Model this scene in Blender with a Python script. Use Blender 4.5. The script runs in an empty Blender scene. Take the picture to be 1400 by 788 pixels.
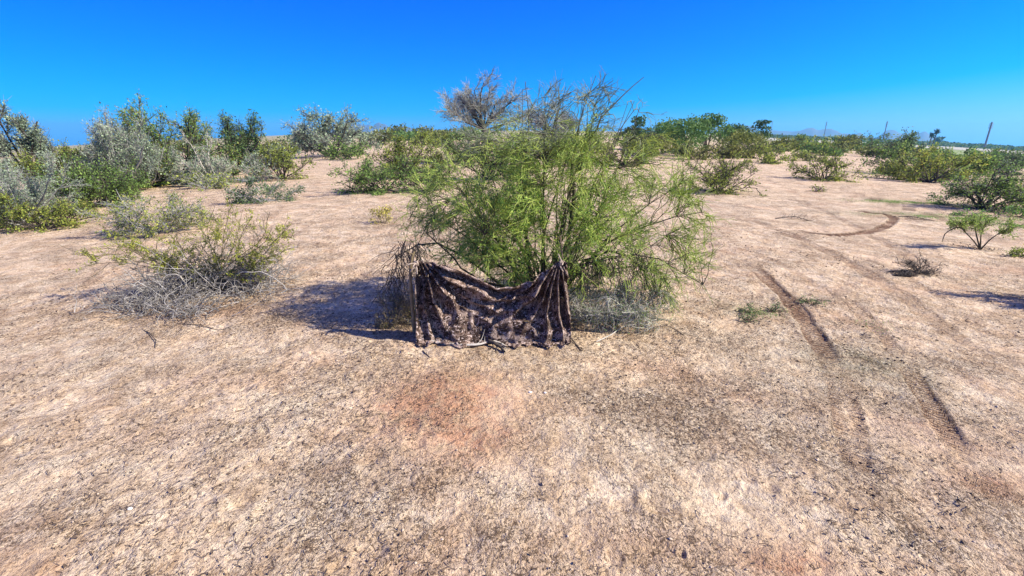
import bpy, math
import numpy as np
from mathutils import Vector, Matrix

# ------------------------------------------------------------------ camera, world, sun
SC = bpy.context.scene
COL = SC.collection
F = 650.0; CX = 700.0; CY = 394.0; HOR = 178.0; CAMZ = 2.0
PITCH = math.atan((CY - HOR) / F)

cd = bpy.data.cameras.new("camera"); cam = bpy.data.objects.new("camera", cd); COL.objects.link(cam)
cd.sensor_width = 36.0; cd.lens = 36.0 * F / 1400.0
cd.clip_start = 0.05; cd.clip_end = 30000
cam.location = (0, 0, CAMZ); cam.rotation_euler = (math.pi / 2 - PITCH, 0, 0)
SC.camera = cam

SUN_EL = math.radians(38); SUN_DIR = Vector((0.975, -0.22, 0)).normalized() * math.cos(SUN_EL) + Vector((0, 0, math.sin(SUN_EL)))
sd = bpy.data.lights.new("sun", 'SUN'); sd.energy = 5.0; sd.angle = math.radians(0.5); sd.color = (1.0, 0.92, 0.80)
so = bpy.data.objects.new("sun", sd); COL.objects.link(so)
so.rotation_euler = SUN_DIR.to_track_quat('Z', 'Y').to_euler()

world = bpy.data.worlds.new("World"); SC.world = world; world.use_nodes = True
nt = world.node_tree; nt.nodes.clear()
wo = nt.nodes.new('ShaderNodeOutputWorld'); bg = nt.nodes.new('ShaderNodeBackground')
sky = nt.nodes.new('ShaderNodeTexSky'); sky.sky_type = 'NISHITA'; sky.sun_disc = False
sky.sun_elevation = SUN_EL
sky.sun_rotation = math.atan2(SUN_DIR.x, SUN_DIR.y)
sky.altitude = 600; sky.air_density = 1.0; sky.dust_density = 0.25; sky.ozone_density = 3.0
sep = nt.nodes.new('ShaderNodeSeparateColor'); comb = nt.nodes.new('ShaderNodeCombineColor')
nt.links.new(sky.outputs[0], sep.inputs[0])
# deep desert blue, a little brighter towards the sun's side: a curve on each channel of the sky
def wm(op, a, b=0.0):
    m = nt.nodes.new('ShaderNodeMath'); m.operation = op
    for i, v in enumerate((a, b)):
        if hasattr(v, 'links'): nt.links.new(v, m.inputs[i])
        else: m.inputs[i].default_value = v
    return m.outputs[0]
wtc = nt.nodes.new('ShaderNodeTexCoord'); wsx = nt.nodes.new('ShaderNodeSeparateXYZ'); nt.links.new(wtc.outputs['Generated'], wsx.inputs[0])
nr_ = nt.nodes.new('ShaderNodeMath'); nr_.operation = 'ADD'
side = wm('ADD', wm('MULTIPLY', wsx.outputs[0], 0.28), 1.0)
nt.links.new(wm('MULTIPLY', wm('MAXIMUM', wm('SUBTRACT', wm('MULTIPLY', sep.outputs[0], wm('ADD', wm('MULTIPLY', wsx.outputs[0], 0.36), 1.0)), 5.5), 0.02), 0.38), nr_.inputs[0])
hi_ = nt.nodes.new('ShaderNodeMapRange'); nt.links.new(wsx.outputs[2], hi_.inputs[0]); hi_.inputs[1].default_value = 0.36; hi_.inputs[2].default_value = 0.65  # high sky above the view: red and green added as neutral fill light
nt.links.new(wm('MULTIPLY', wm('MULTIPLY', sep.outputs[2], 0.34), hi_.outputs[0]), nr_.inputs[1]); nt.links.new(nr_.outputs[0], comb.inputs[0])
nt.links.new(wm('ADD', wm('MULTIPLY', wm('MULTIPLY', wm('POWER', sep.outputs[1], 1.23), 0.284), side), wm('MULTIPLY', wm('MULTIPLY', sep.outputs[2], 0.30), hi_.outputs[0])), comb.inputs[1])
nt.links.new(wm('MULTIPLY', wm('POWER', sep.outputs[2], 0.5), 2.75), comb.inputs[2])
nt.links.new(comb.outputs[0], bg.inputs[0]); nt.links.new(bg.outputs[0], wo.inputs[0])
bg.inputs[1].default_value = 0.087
SC.view_settings.view_transform = 'Standard'; SC.view_settings.look = 'None'
SC.view_settings.gamma = 1; SC.view_settings.use_curve_mapping = False
SC.view_settings.exposure = 0.95
SC.cycles.volume_bounces = 1
SC.cycles.max_bounces = 5; SC.cycles.transparent_max_bounces = 8

# ------------------------------------------------------------------ terrain functions
def hash2(ix, iy, s):
    n = (ix.astype(np.int64) * 374761393 + iy.astype(np.int64) * 668265263 + s * 974711) & 0x7fffffff
    n = ((n ^ (n >> 13)) * 1274126177) & 0x7fffffff
    return ((n ^ (n >> 16)) & 0xffff) / 65535.0
def vnoise(x, y, s=0):
    ix = np.floor(x); iy = np.floor(y); fx = x - ix; fy = y - iy
    fx = fx * fx * (3 - 2 * fx); fy = fy * fy * (3 - 2 * fy)
    a = hash2(ix, iy, s); b = hash2(ix + 1, iy, s); c = hash2(ix, iy + 1, s); d = hash2(ix + 1, iy + 1, s)
    return (a * (1 - fx) + b * fx) * (1 - fy) + (c * (1 - fx) + d * fx) * fy - 0.5
def gz0(x, y):
    """the broad lie of the land: falls away gently to both sides"""
    x = np.asarray(x, float); y = np.asarray(y, float); r = np.hypot(x, y)
    z = -0.049 * x * x / (r + 10)
    k = np.clip(r / 12, 0, 1)
    return z + k * 0.10 * vnoise(x / 6.0 + 3, y / 6.0 + 9, 5) + k * 0.05 * vnoise(x / 2.2, y / 2.2, 6)
def ray(px, py):
    a = (px - CX) / F; b = (CY - py) / F
    return np.array([a, math.cos(PITCH) + b * math.sin(PITCH), -math.sin(PITCH) + b * math.cos(PITCH)])
def at(px, py):
    """the ground point seen at a place of the photograph (1400 px wide)"""
    d = ray(px, py); lo, hi = 0.1, 3000.0
    for _ in range(60):
        m = (lo + hi) / 2; q = d * m
        if CAMZ + q[2] > gz0(q[0], q[1]): lo = m
        else: hi = m
    q = d * lo
    return np.array([q[0], q[1], float(gz0(q[0], q[1]))])
def onY(px, py, Y):
    d = ray(px, py); t = Y / d[1]
    return np.array([d[0] * t, Y, CAMZ + d[2] * t])

# ------------------------------------------------------------------ mesh helpers
def link(name, me, mats, parent=None):
    o = bpy.data.objects.new(name, me); COL.objects.link(o)
    for m in (mats if isinstance(mats, (list, tuple)) else [mats]): me.materials.append(m)
    if parent is not None: o.parent = parent
    return o
def tag(o, label=None, cat=None, group=None, kind=None):
    for k, v in (('label', label), ('category', cat), ('group', group), ('kind', kind)):
        if v: o[k] = v
    return o
def empty(name, loc, label, cat, group=None):
    o = bpy.data.objects.new(name, None); COL.objects.link(o); o.location = Vector([float(v) for v in loc])
    o.empty_display_size = 0.2
    return tag(o, label, cat, group)
def quads_mesh(name, V, Q, smooth=False, colr=None):
    me = bpy.data.meshes.new(name)
    V = np.ascontiguousarray(V, dtype=np.float32); Q = np.ascontiguousarray(Q, dtype=np.int32)
    n = Q.shape[1]
    me.vertices.add(len(V)); me.vertices.foreach_set("co", V.ravel())
    me.loops.add(Q.size); me.loops.foreach_set("vertex_index", Q.ravel())
    me.polygons.add(len(Q)); me.polygons.foreach_set("loop_start", np.arange(0, Q.size, n, dtype=np.int32))
    me.polygons.foreach_set("loop_total", np.full(len(Q), n, dtype=np.int32))
    if smooth: me.polygons.foreach_set("use_smooth", np.ones(len(Q), dtype=bool))
    me.update(calc_edges=True)
    return me
def nrm(a): return a / np.maximum(np.linalg.norm(a, axis=-1, keepdims=True), 1e-9)
def tube_arrays(P, R, sides=3):
    """P (N,K,3) centre lines, R (N,K) radii -> verts, quads"""
    N, K, _ = P.shape
    T = np.empty_like(P); T[:, 1:-1] = P[:, 2:] - P[:, :-2]; T[:, 0] = P[:, 1] - P[:, 0]; T[:, -1] = P[:, -1] - P[:, -2]
    T = nrm(T)
    ref = np.tile(np.array([0.31, 0.52, 0.79]), (N, 1)); mean = nrm(P[:, -1] - P[:, 0])
    bad = np.abs((ref * mean).sum(1)) > 0.8; ref[bad] = np.array([0.9, -0.4, 0.1])
    A = nrm(np.cross(T, ref[:, None, :])); B = np.cross(T, A)
    ang = np.arange(sides) * 2 * math.pi / sides
    V = P[:, :, None, :] + R[:, :, None, None] * (A[:, :, None, :] * np.cos(ang)[None, None, :, None] + B[:, :, None, :] * np.sin(ang)[None, None, :, None])
    V = V.reshape(-1, 3)
    i = np.arange(N)[:, None, None]; k = np.arange(K - 1)[None, :, None]; s = np.arange(sides)[None, None, :]
    b = i * K * sides; s2 = (s + 1) % sides
    Q = np.stack([b + k * sides + s, b + k * sides + s2, b + (k + 1) * sides + s2, b + (k + 1) * sides + s], -1).reshape(-1, 4)
    return V, Q
def join(parts):
    Vs, Qs, off = [], [], 0
    for V, Q in parts:
        Vs.append(V); Qs.append(Q + off); off += len(V)
    return np.concatenate(Vs), np.concatenate(Qs)
def taper(N, K, r0, r1):
    r0 = np.broadcast_to(np.asarray(r0, float), (N,)); t = np.linspace(0, 1, K)
    r1 = np.broadcast_to(np.asarray(r1, float), (N,))
    return r0[:, None] * (1 - t) + r1[:, None] * t
def grow(P0, D0, L, K, up, noise, rng, droop_late=0.0):
    N = len(P0); P = np.empty((N, K, 3)); P[:, 0] = P0; d = nrm(D0.copy())
    up = np.broadcast_to(np.asarray(up, float), (N,))
    for k in range(1, K):
        d = d + rng.normal(0, noise, (N, 3))
        d[:, 2] += up / K - droop_late * (k / K) / K
        d = nrm(d)
        P[:, k] = P[:, k - 1] + d * (L / (K - 1))[:, None]
    return P
def sample(P, n, t0, t1, rng, w=None):
    N, K, _ = P.shape
    idx = rng.choice(N, n, p=None if w is None else w / w.sum())
    t = rng.uniform(t0, t1, n) * (K - 1); k = np.minimum(t.astype(int), K - 2); f = (t - k)[:, None]
    pos = P[idx, k] * (1 - f) + P[idx, k + 1] * f
    T = nrm(P[idx, k + 1] - P[idx, k])
    return idx, t / (K - 1), pos, T
def splay(T, a0, a1, rng, flat=0.0):
    n = len(T); r = rng.normal(size=(n, 3)); r[:, 2] *= (1 - flat)
    p = nrm(r - (r * T).sum(1)[:, None] * T); a = rng.uniform(a0, a1, n)[:, None]
    return T * np.cos(a) + p * np.sin(a)
def plen(P): return np.linalg.norm(np.diff(P, axis=1), axis=2).sum(1)
def leaf_arrays(C, A, L, W, rng):
    """diamond leaves: centre, long axis, length, width"""
    n = len(C); r = rng.normal(size=(n, 3)); A = nrm(A); B = nrm(np.cross(A, r))
    L = np.broadcast_to(L, (n,))[:, None]; W = np.broadcast_to(W, (n,))[:, None]
    Nn = np.cross(A, B) * W * 0.25
    V = np.stack([C - A * L / 2, C + B * W / 2 + Nn, C + A * L / 2, C - B * W / 2 + Nn], 1).reshape(-1, 3)
    Q = np.arange(4 * n).reshape(n, 4)
    return V, Q

# ------------------------------------------------------------------ materials
def newmat(name):
    m = bpy.data.materials.new(name); m.use_nodes = True; t = m.node_tree; t.nodes.clear()
    o = t.nodes.new('ShaderNodeOutputMaterial'); return m, t, o
def N_(t, typ, **kw):
    n = t.nodes.new(typ)
    for k, v in kw.items():
        if k.startswith('i_'): n.inputs[k[2:].replace('_', ' ')].default_value = v
        else: setattr(n, k, v)
    return n
def ramp(t, fac, stops):
    r = t.nodes.new('ShaderNodeValToRGB'); e = r.color_ramp.elements
    while len(e) < len(stops): e.new(0.5)
    for el, (p, c) in zip(e, stops):
        el.position = p; el.color = (*c, 1) if len(c) == 3 else c
    t.links.new(fac, r.inputs[0]); return r.outputs[0]
def mixc(t, fac, a, b, mode='MIX'):
    m = t.nodes.new('ShaderNodeMix'); m.data_type = 'RGBA'; m.blend_type = mode
    for sock, v in ((0, fac), (6, a), (7, b)):
        if hasattr(v, 'links'): t.links.new(v, m.inputs[sock])
        else: m.inputs[sock].default_value = (*v, 1) if isinstance(v, tuple) else v
    return m.outputs[2]
def mth(t, op, a, b=0.0, c=None):
    m = t.nodes.new('ShaderNodeMath'); m.operation = op
    for i, v in enumerate((a, b) if c is None else (a, b, c)):
        if hasattr(v, 'links'): t.links.new(v, m.inputs[i])
        else: m.inputs[i].default_value = v
    return m.outputs[0]
def leafmat(name, cols, clump=2.0, trans=0.42, rough=0.6, gain=1.75):
    """leaves: every leaf its own tone, clumps of leaves lighter and darker green by kind"""
    cols = [tuple(min(.8, v * gain) for v in c) for c in cols]
    m, t, o = newmat(name)
    g = N_(t, 'ShaderNodeNewGeometry'); tc = N_(t, 'ShaderNodeTexCoord')
    no = N_(t, 'ShaderNodeTexNoise', i_Scale=clump, i_Detail=2.0); t.links.new(tc.outputs['Object'], no.inputs['Vector'])
    f = mth(t, 'ADD', mth(t, 'MULTIPLY', g.outputs['Random Per Island'], 0.55), mth(t, 'MULTIPLY', mth(t, 'SUBTRACT', no.outputs[0], 0.28), 1.0))
    n = len(cols); c = ramp(t, f, [(i / (n - 1), col) for i, col in enumerate(cols)])
    b = N_(t, 'ShaderNodeBsdfPrincipled', i_Roughness=rough); t.links.new(c, b.inputs['Base Color'])
    b.inputs['Specular IOR Level'].default_value = 0.35
    tr = N_(t, 'ShaderNodeBsdfTranslucent'); t.links.new(c, tr.inputs[0])
    mx = N_(t, 'ShaderNodeMixShader'); mx.inputs[0].default_value = trans
    t.links.new(b.outputs[0], mx.inputs[1]); t.links.new(tr.outputs[0], mx.inputs[2]); t.links.new(mx.outputs[0], o.inputs[0])
    return m
def barkmat(name, cols, scale=18.0, rough=0.85, island=True):
    m, t, o = newmat(name)
    g = N_(t, 'ShaderNodeNewGeometry'); tc = N_(t, 'ShaderNodeTexCoord')
    no = N_(t, 'ShaderNodeTexNoise', i_Scale=scale, i_Detail=4.0); t.links.new(tc.outputs['Object'], no.inputs['Vector'])
    f = mth(t, 'ADD', mth(t, 'MULTIPLY', g.outputs['Random Per Island'], 0.5), mth(t, 'MULTIPLY', mth(t, 'SUBTRACT', no.outputs[0], 0.25), 1.0))
    n = len(cols); c = ramp(t, f, [(i / (n - 1), col) for i, col in enumerate(cols)])
    b = N_(t, 'ShaderNodeBsdfPrincipled', i_Roughness=rough); t.links.new(c, b.inputs['Base Color'])
    bp = N_(t, 'ShaderNodeBump', i_Strength=0.5, i_Distance=0.01); t.links.new(no.outputs[0], bp.inputs['Height']); t.links.new(bp.outputs[0], b.inputs['Normal'])
    t.links.new(b.outputs[0], o.inputs[0]); return m

M = {}
M['pv_twig'] = leafmat('palo_verde_twig_green', [(.09, .13, .03), (.22, .30, .06), (.38, .46, .10), (.58, .62, .17)], 2.2, 0.30, gain=1.3)
M['pv_leaf'] = leafmat('palo_verde_leaf', [(.035, .09, .022), (.11, .22, .042), (.25, .36, .06), (.52, .54, .10)], 3.5, 0.5, gain=1.7)
M['pv_bark'] = barkmat('palo_verde_bark', [(.03, .026, .014), (.07, .06, .03), (.15, .13, .06)])
M['greytwig'] = barkmat('weathered_grey_twig', [(.12, .12, .11), (.27, .265, .24), (.48, .47, .43)], 9)
M['darktwig'] = barkmat('dark_brown_twig', [(.018, .014, .012), (.045, .034, .028), (.10, .08, .06)], 9)
M['bleached'] = barkmat('bleached_wood', [(.22, .20, .17), (.42, .38, .32), (.60, .55, .47)], 26)
M['olive'] = leafmat('creosote_leaf_olive', [(.05, .075, .014), (.11, .145, .025), (.20, .235, .04), (.35, .36, .07)], 1.8)
M['green'] = leafmat('bursage_leaf_green', [(.035, .065, .018), (.075, .13, .03), (.14, .21, .045), (.25, .32, .08)], 1.8)
M['greygreen'] = leafmat('ironwood_leaf_grey_green', [(.07, .09, .055), (.13, .17, .105), (.22, .27, .17), (.36, .41, .28)], 1.4)
M['dark'] = leafmat('mesquite_leaf_dark', [(.022, .048, .02), (.05, .09, .032), (.09, .14, .05), (.15, .21, .07)], 1.2)
M['bright'] = leafmat('far_tree_leaf_bright', [(.020, .05, .014), (.042, .092, .022), (.085, .145, .035), (.13, .20, .05)], 0.35)
M['fardark'] = leafmat('far_tree_leaf_deep', [(.014, .035, .014), (.030, .062, .022), (.055, .10, .030), (.09, .15, .04)], 0.35)
M['farolive'] = leafmat('far_brush_leaf_olive', [(.035, .055, .014), (.07, .09, .02), (.13, .14, .03), (.20, .19, .05)], 0.35)
M['yellow'] = leafmat('dry_yellow_leaf', [(.12, .12, .03), (.24, .22, .05), (.38, .33, .08), (.5, .42, .12)], 2.5)
M['grass'] = leafmat('green_grass_blade', [(.03, .07, .015), (.06, .14, .025), (.12, .22, .04), (.2, .30, .06)], 1.0)
M['weedleaf'] = leafmat('dusty_weed_leaf', [(.05, .075, .03), (.09, .13, .05), (.15, .19, .07), (.25, .28, .12)], 8.0)
M['palm'] = leafmat('palm_frond', [(.02, .04, .015), (.04, .07, .025), (.07, .1, .04)], 1.0)
M['steel'] = barkmat('galvanised_steel', [(.10, .12, .15), (.16, .18, .21)], 2.0, 0.5)

# ------------------------------------------------------------------ ground
def wp(pts): return np.array([at(*p)[:2] for p in pts])
TRACKS = [  # (photo polyline, half width m, depth m, strength)
    ([(1020, 358), (1040, 374), (1066, 397), (1092, 425), (1112, 455), (1132, 490), (1142, 520)], 0.105, 0.013, 1.7),
    ([(1142, 505), (1156, 555), (1168, 620), (1178, 680), (1184, 720)], 0.10, 0.006, 0.75),
    ([(1238, 500), (1262, 538), (1288, 578), (1308, 612), (1318, 632)], 0.080, 0.013, 1.25),
    ([(1310, 650), (1345, 668), (1399, 700)], 0.12, 0.006, 0.9),
    ([(1150, 400), (1205, 455), (1238, 500)], 0.085, 0.009, 0.75),
    ([(1085, 314), (1112, 320), (1150, 322), (1180, 319), (1205, 313), (1219, 304), (1223, 298), (1210, 293), (1185, 291), (1170, 287)], 0.11, 0.018, 2.2),
    ([(1000, 288), (1080, 320), (1150, 352), (1220, 395), (1280, 440), (1340, 490), (1399, 530)], 0.12, 0.012, 0.75),
    ([(1060, 262), (1130, 290), (1210, 330), (1290, 380), (1350, 420), (1399, 450)], 0.13, 0.012, 0.6),
    ([(1110, 250), (1160, 262), (1260, 290), (1330, 315), (1399, 345)], 0.17, 0.014, 0.6),
    ([(985, 330), (1050, 352), (1120, 392), (1185, 440), (1215, 480)], 0.07, 0.008, 0.5),
    ([(960, 300), (1040, 312), (1150, 345), (1240, 375), (1330, 440), (1399, 500)], 0.06, 0.008, 0.5),
    ([(1225, 300), (1262, 300), (1300, 304)], 0.09, 0.010, 0.9),
    ([(440, 300), (380, 330), (330, 352), (240, 385), (120, 420), (20, 450)], 0.14, 0.008, 0.25),
    ([(520, 215), (500, 240), (470, 270), (440, 300)], 0.16, 0.010, 0.25),
]
def resample(P, step=0.04):
    # smooth + dense
    P = np.asarray(P)
    for _ in range(3):
        Q = np.empty((2 * len(P) - 2, 2)); Q[0::2] = P[:-1] * .75 + P[1:] * .25; Q[1::2] = P[:-1] * .25 + P[1:] * .75
        P = np.vstack([P[:1], Q, P[-1:]])
    s = np.concatenate([[0], np.cumsum(np.linalg.norm(np.diff(P, axis=0), axis=1))])
    n = int(min(500, max(8, s[-1] / step))); u = np.linspace(0, s[-1], n)
    return np.stack([np.interp(u, s, P[:, 0]), np.interp(u, s, P[:, 1])], 1), u

def build_ground():
    a1 = np.radians(np.concatenate([np.linspace(-60, 60, 760), np.linspace(60, 300, 62)[1:-1]]))
    r = np.concatenate([[0.0], np.linspace(0.35, 1.1, 8)[:-1], 1.1 * np.exp(np.linspace(0, math.log(18 / 1.1), 330)),
                        18 * np.exp(np.linspace(0, math.log(5000 / 18), 110))[1:]])
    A, Rr = np.meshgrid(a1, r); X = Rr * np.sin(A); Y = Rr * np.cos(A)
    x = X.ravel(); y = Y.ravel(); rr = Rr.ravel()
    z = gz0(x, y)
    near = np.clip((16 - rr) / 8, 0, 1)
    warp = vnoise(x * 1.3, y * 1.3, 11)
    lump = 0
    for sc, am, s in ((1.6, .035, 21), (3.7, .022, 22), (8.0, .015, 23), (16.0, .0105, 24), (31.0, .006, 25)):
        lump = lump + am * vnoise(x * sc + warp * .8, y * sc - warp * .8, s)
    z = z + lump * np.clip(near + .15, 0, 1)
    # small dug pits and scuffs, pushed-up rims
    rng = np.random.default_rng(4)
    for i in range(150):
        px = rng.uniform(-4.5, 6.5); py = rng.uniform(1.6, 6.5); rad = rng.uniform(.03, .085); dep = rng.uniform(.008, .02)
        if abs(px + .0) < 1.2 and 4.1 < py: continue
        sel = (np.abs(x - px) < .35) & (np.abs(y - py) < .35); el = rng.uniform(.55, 1.0); th = rng.uniform(0, 3.14)
        dx = (x[sel] - px) * math.cos(th) + (y[sel] - py) * math.sin(th); dy = (-(x[sel] - px) * math.sin(th) + (y[sel] - py) * math.cos(th)) / el
        d = np.hypot(dx, dy) / rad
        z[sel] += -dep * np.exp(-d ** 2) + dep * .55 * np.exp(-((d - 1.5) / .45) ** 2)
    trk = np.zeros(len(x)); crs = np.zeros(len(x)); alo = np.zeros(len(x))
    for pts, hw, dep, st in TRACKS:
        P, u = resample(wp(pts)); lo = P.min(0) - .6; hi = P.max(0) + .6
        sel = np.where((x > lo[0]) & (x < hi[0]) & (y > lo[1]) & (y < hi[1]))[0]
        for c in range(0, len(sel), 4000):
            ii = sel[c:c + 4000]; dd = np.hypot(x[ii, None] - P[None, :, 0], y[ii, None] - P[None, :, 1])
            j = dd.argmin(1); d = dd[np.arange(len(ii)), j]
            e = np.minimum(1, np.minimum(j, len(P) - 1 - j) / ((.10 if st > 2 else .25) * len(P)))
            wob = 1 + .35 * vnoise(u[j] * 3.0, u[j] * 0, 31)
            prof = np.clip((hw * wob - d) / .02, 0, 1); rim = np.exp(-((d - hw * 1.25) / .035) ** 2)
            z[ii] += e * (-dep * prof + dep * .6 * rim) * st ** .5
            m = prof * e * st * (0.72 + .9 * vnoise(u[j] * 2.3, d * 9, 33)); w = m > trk[ii]
            trk[ii] = np.where(w, m, trk[ii]); alo[ii] = np.where(w, u[j], alo[ii])
    V = np.stack([x, y, z], 1)
    nr, na = X.shape; i = np.arange(1, nr - 1)[:, None]; j = np.arange(na)[None, :]; j2 = (j + 1) % na
    Q = np.stack([i * na + j, i * na + j2, (i + 1) * na + j2, (i + 1) * na + j], -1).reshape(-1, 4)
    # the centre: collapse the zero ring onto ring 1 with a fan written as quads
    jc = np.arange(0, na - 1, 2); fan = np.stack([np.zeros(len(jc), int), na + jc, na + jc + 1, na + (jc + 2) % na], -1)
    Q = np.concatenate([Q, fan])[:, ::-1]
    me = quads_mesh('ground', V, Q, smooth=True)
    # soil kinds
    red = np.zeros(len(x)); pale = np.zeros(len(x)); lit = np.zeros(len(x)); grn = np.zeros(len(x)); cool = np.zeros(len(x))
    def blob(arr, px, py, rx, ry, s):
        c = at(px, py); d = ((x - c[0]) / rx) ** 2 + ((y - c[1]) / ry) ** 2; arr += s * np.exp(-d)
    for b in ((610, 545, .50, .45, 1.6), (640, 610, .36, .3, 1.1), (540, 560, .35, .3, .5), (1085, 770, .28, .12, 1.1), (560, 770, .35, .15, .5), (270, 520, .4, .2, .4), (200, 600, .4, .2, .4), (880, 500, .4, .2, .5),
              (290, 425, .7, .3, .8), (860, 740, .5, .15, .5), (1250, 590, .4, .3, .5), (1370, 665, .35, .12, .9)): blob(red, *b)
    for b in ((400, 560, .5, .35, 1.), (430, 700, .45, .2, .8), (680, 660, .28, .16, .9), (150, 640, .6, .3, .7), (900, 620, .5, .3, .5), (380, 480, .8, .4, .5), (60, 500, 1., .5, .5), (1000, 700, .4, .2, .4)): blob(pale, *b)
    for b in ((950, 560, .8, .6, .7), (860, 560, .5, .3, .6), (500, 660, .5, .25, .7), (1180, 500, .7, .5, .8), (700, 740, .6, .2, .7), (1300, 720, .6, .3, .7), (740, 455, 1.3, .3, .7), (1000, 420, .8, .4, .6),
              (250, 430, 1.2, .5, .7), (560, 300, 1.2, 1., .6), (420, 440, .9, .35, .5), (700, 320, 3., 1.5, .6)): blob(lit, *b)
    for b in ((1300, 297, 2.4, .45, 1.2), (1240, 276, 1.6, .5, .8), (1240, 238, 3.4, .9, .8), (1400, 310, 1.2, .4, 1.), (1030, 425, .35, .25, .5), (640, 225, 4, 2, .6), (1180, 500, .6, .4, .35), (560, 265, 1.5, .8, .5)): blob(grn, *b)
    for b in ((1250, 600, 1.6, 1.2, .8), (1150, 480, 1.2, .9, .7), (880, 560, .8, .4, .5), (480, 640, .5, .3, .8), (1050, 280, 4, 3, .5)): blob(cool, *b)
    for nm, ar in (('cool', cool), ('trk', trk), ('alo', alo), ('red', red), ('pale', pale), ('lit', lit), ('grn', grn)):
        at_ = me.attributes.new(nm, 'FLOAT', 'POINT'); at_.data.foreach_set('value', ar.astype(np.float32))
    return me

def ground_mat():
    m, t, o = newmat('desert_soil')
    L = t.links.new
    tc = N_(t, 'ShaderNodeTexCoord'); P = tc.outputs['Object']
    def noise(sc, det=4.0, rough=.6, dist=0.0, vec=P):
        n = N_(t, 'ShaderNodeTexNoise', i_Scale=sc, i_Detail=det, i_Roughness=rough, i_Distortion=dist); L(vec, n.inputs['Vector']); return n.outputs[0]
    def attr(n): a = N_(t, 'ShaderNodeAttribute', attribute_name=n); return a.outputs['Fac']
    broad = noise(0.9, 5, .62, .4); mid = noise(5.5, 5, .65, .6); fine = noise(34, 5, .7, .3); grit = noise(120, 3, .7)
    # soil tone
    base = ramp(t, mid, [(.30, (.45, .315, .190)), (.46, (.60, .45, .295)), (.66, (.70, .57, .405))])
    b2 = ramp(t, fine, [(.33, (.52, .44, .38)), (.5, (1., 1., 1.)), (.68, (1.22, 1.20, 1.16))])
    c = mixc(t, 0.85, base, b2, 'MULTIPLY')
    c = mixc(t, mth(t, 'MULTIPLY', attr('cool'), .3), c, mixc(t, mid, (.34, .30, .22), (.62, .55, .44)))
    brn = ramp(t, noise(2.6, 5, .66, .9), [(.50, (0, 0, 0)), (.62, (1, 1, 1))])
    c = mixc(t, mth(t, 'MULTIPLY', brn, .42), c, (.44, .295, .175))
    redf = mth(t, 'MULTIPLY', attr('red'), mth(t, 'ADD', mth(t, 'MULTIPLY', mid, 3.6), -1.2))
    redf2 = mth(t, 'ADD', mth(t, 'MULTIPLY', redf, .9), mth(t, 'MULTIPLY', ramp(t, broad, [(.52, (0, 0, 0)), (.70, (1, 1, 1))]), .35)); 
    cl = N_(t, 'ShaderNodeClamp'); L(redf2, cl.inputs[0])
    c = mixc(t, mth(t, 'MULTIPLY', cl.outputs[0], .68), c, (.47, .205, .10))
    pal = N_(t, 'ShaderNodeClamp'); L(mth(t, 'MULTIPLY', attr('pale'), mth(t, 'MULTIPLY', mid, 1.3)), pal.inputs[0])
    c = mixc(t, mth(t, 'MULTIPLY', pal.outputs[0], .6), c, (.72, .62, .45))
    # dark crumbs and plant dust: two scales of broken flecks
    stretch = N_(t, 'ShaderNodeMapping'); stretch.inputs['Scale'].default_value = (1.15, .9, 1.0); stretch.inputs['Rotation'].default_value = (0, 0, .5); L(P, stretch.inputs[0])
    fk1 = noise(15, 4, .74, 2.2, stretch.outputs[0]); fk2 = noise(34, 3, .7, 1.8, stretch.outputs[0])
    patch = noise(1.7, 4, .6, .5)
    thr = mth(t, 'ADD', mth(t, 'MULTIPLY', attr('lit'), .07), mth(t, 'MULTIPLY', mth(t, 'SUBTRACT', patch, .60), .30))
    f1 = ramp(t, mth(t, 'ADD', fk1, thr), [(.565, (0, 0, 0)), (.60, (1, 1, 1))])
    f2 = ramp(t, mth(t, 'ADD', fk2, thr), [(.56, (0, 0, 0)), (.62, (1, 1, 1))])
    c = mixc(t, mth(t, 'MULTIPLY', f1, .72), c, (.20, .125, .070))
    c = mixc(t, mth(t, 'MULTIPLY', f2, .80), c, (.11, .072, .045))
    # grassy film
    gf = N_(t, 'ShaderNodeClamp'); L(mth(t, 'MULTIPLY', attr('grn'), mth(t, 'ADD', mth(t, 'MULTIPLY', mid, 2.2), -.5)), gf.inputs[0])
    c = mixc(t, mth(t, 'MULTIPLY', gf.outputs[0], .8), c, (.13, .17, .05))
    # tyre tread: compacted browner soil with bars across
    al = attr('alo'); tr = attr('trk')
    bars = mth(t, 'SINE', mth(t, 'ADD', mth(t, 'MULTIPLY', al, 150.0), mth(t, 'MULTIPLY', mid, 14.0)))
    tc2 = N_(t, 'ShaderNodeClamp'); L(mth(t, 'MULTIPLY', tr, mth(t, 'ADD', .55, mth(t, 'MULTIPLY', bars, .34))), tc2.inputs[0])
    c = mixc(t, tc2.outputs[0], c, (.23, .125, .070))
    # far plain: sage and dry grass tones beyond the near flats
    geo = N_(t, 'ShaderNodeNewGeometry'); sp = N_(t, 'ShaderNodeSeparateXYZ'); L(geo.outputs['Position'], sp.inputs[0])
    dist = N_(t, 'ShaderNodeVectorMath', operation='LENGTH'); L(geo.outputs['Position'], dist.inputs[0])
    far = N_(t, 'ShaderNodeMapRange'); L(dist.outputs['Value'], far.inputs[0]); far.inputs[1].default_value = 70; far.inputs[2].default_value = 200
    c = mixc(t, far.outputs[0], c, mixc(t, noise(.02, 3, .6), (.20, .20, .07), (.42, .34, .22)))
    b = N_(t, 'ShaderNodeBsdfPrincipled', i_Roughness=.95); b.inputs['Specular IOR Level'].default_value = .12; L(c, b.inputs['Base Color'])
    h = mth(t, 'ADD', mth(t, 'MULTIPLY', fine, .5), mth(t, 'MULTIPLY', grit, .22))
    h = mth(t, 'ADD', h, mth(t, 'MULTIPLY', noise(14, 4, .6, .5), .9))
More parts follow.
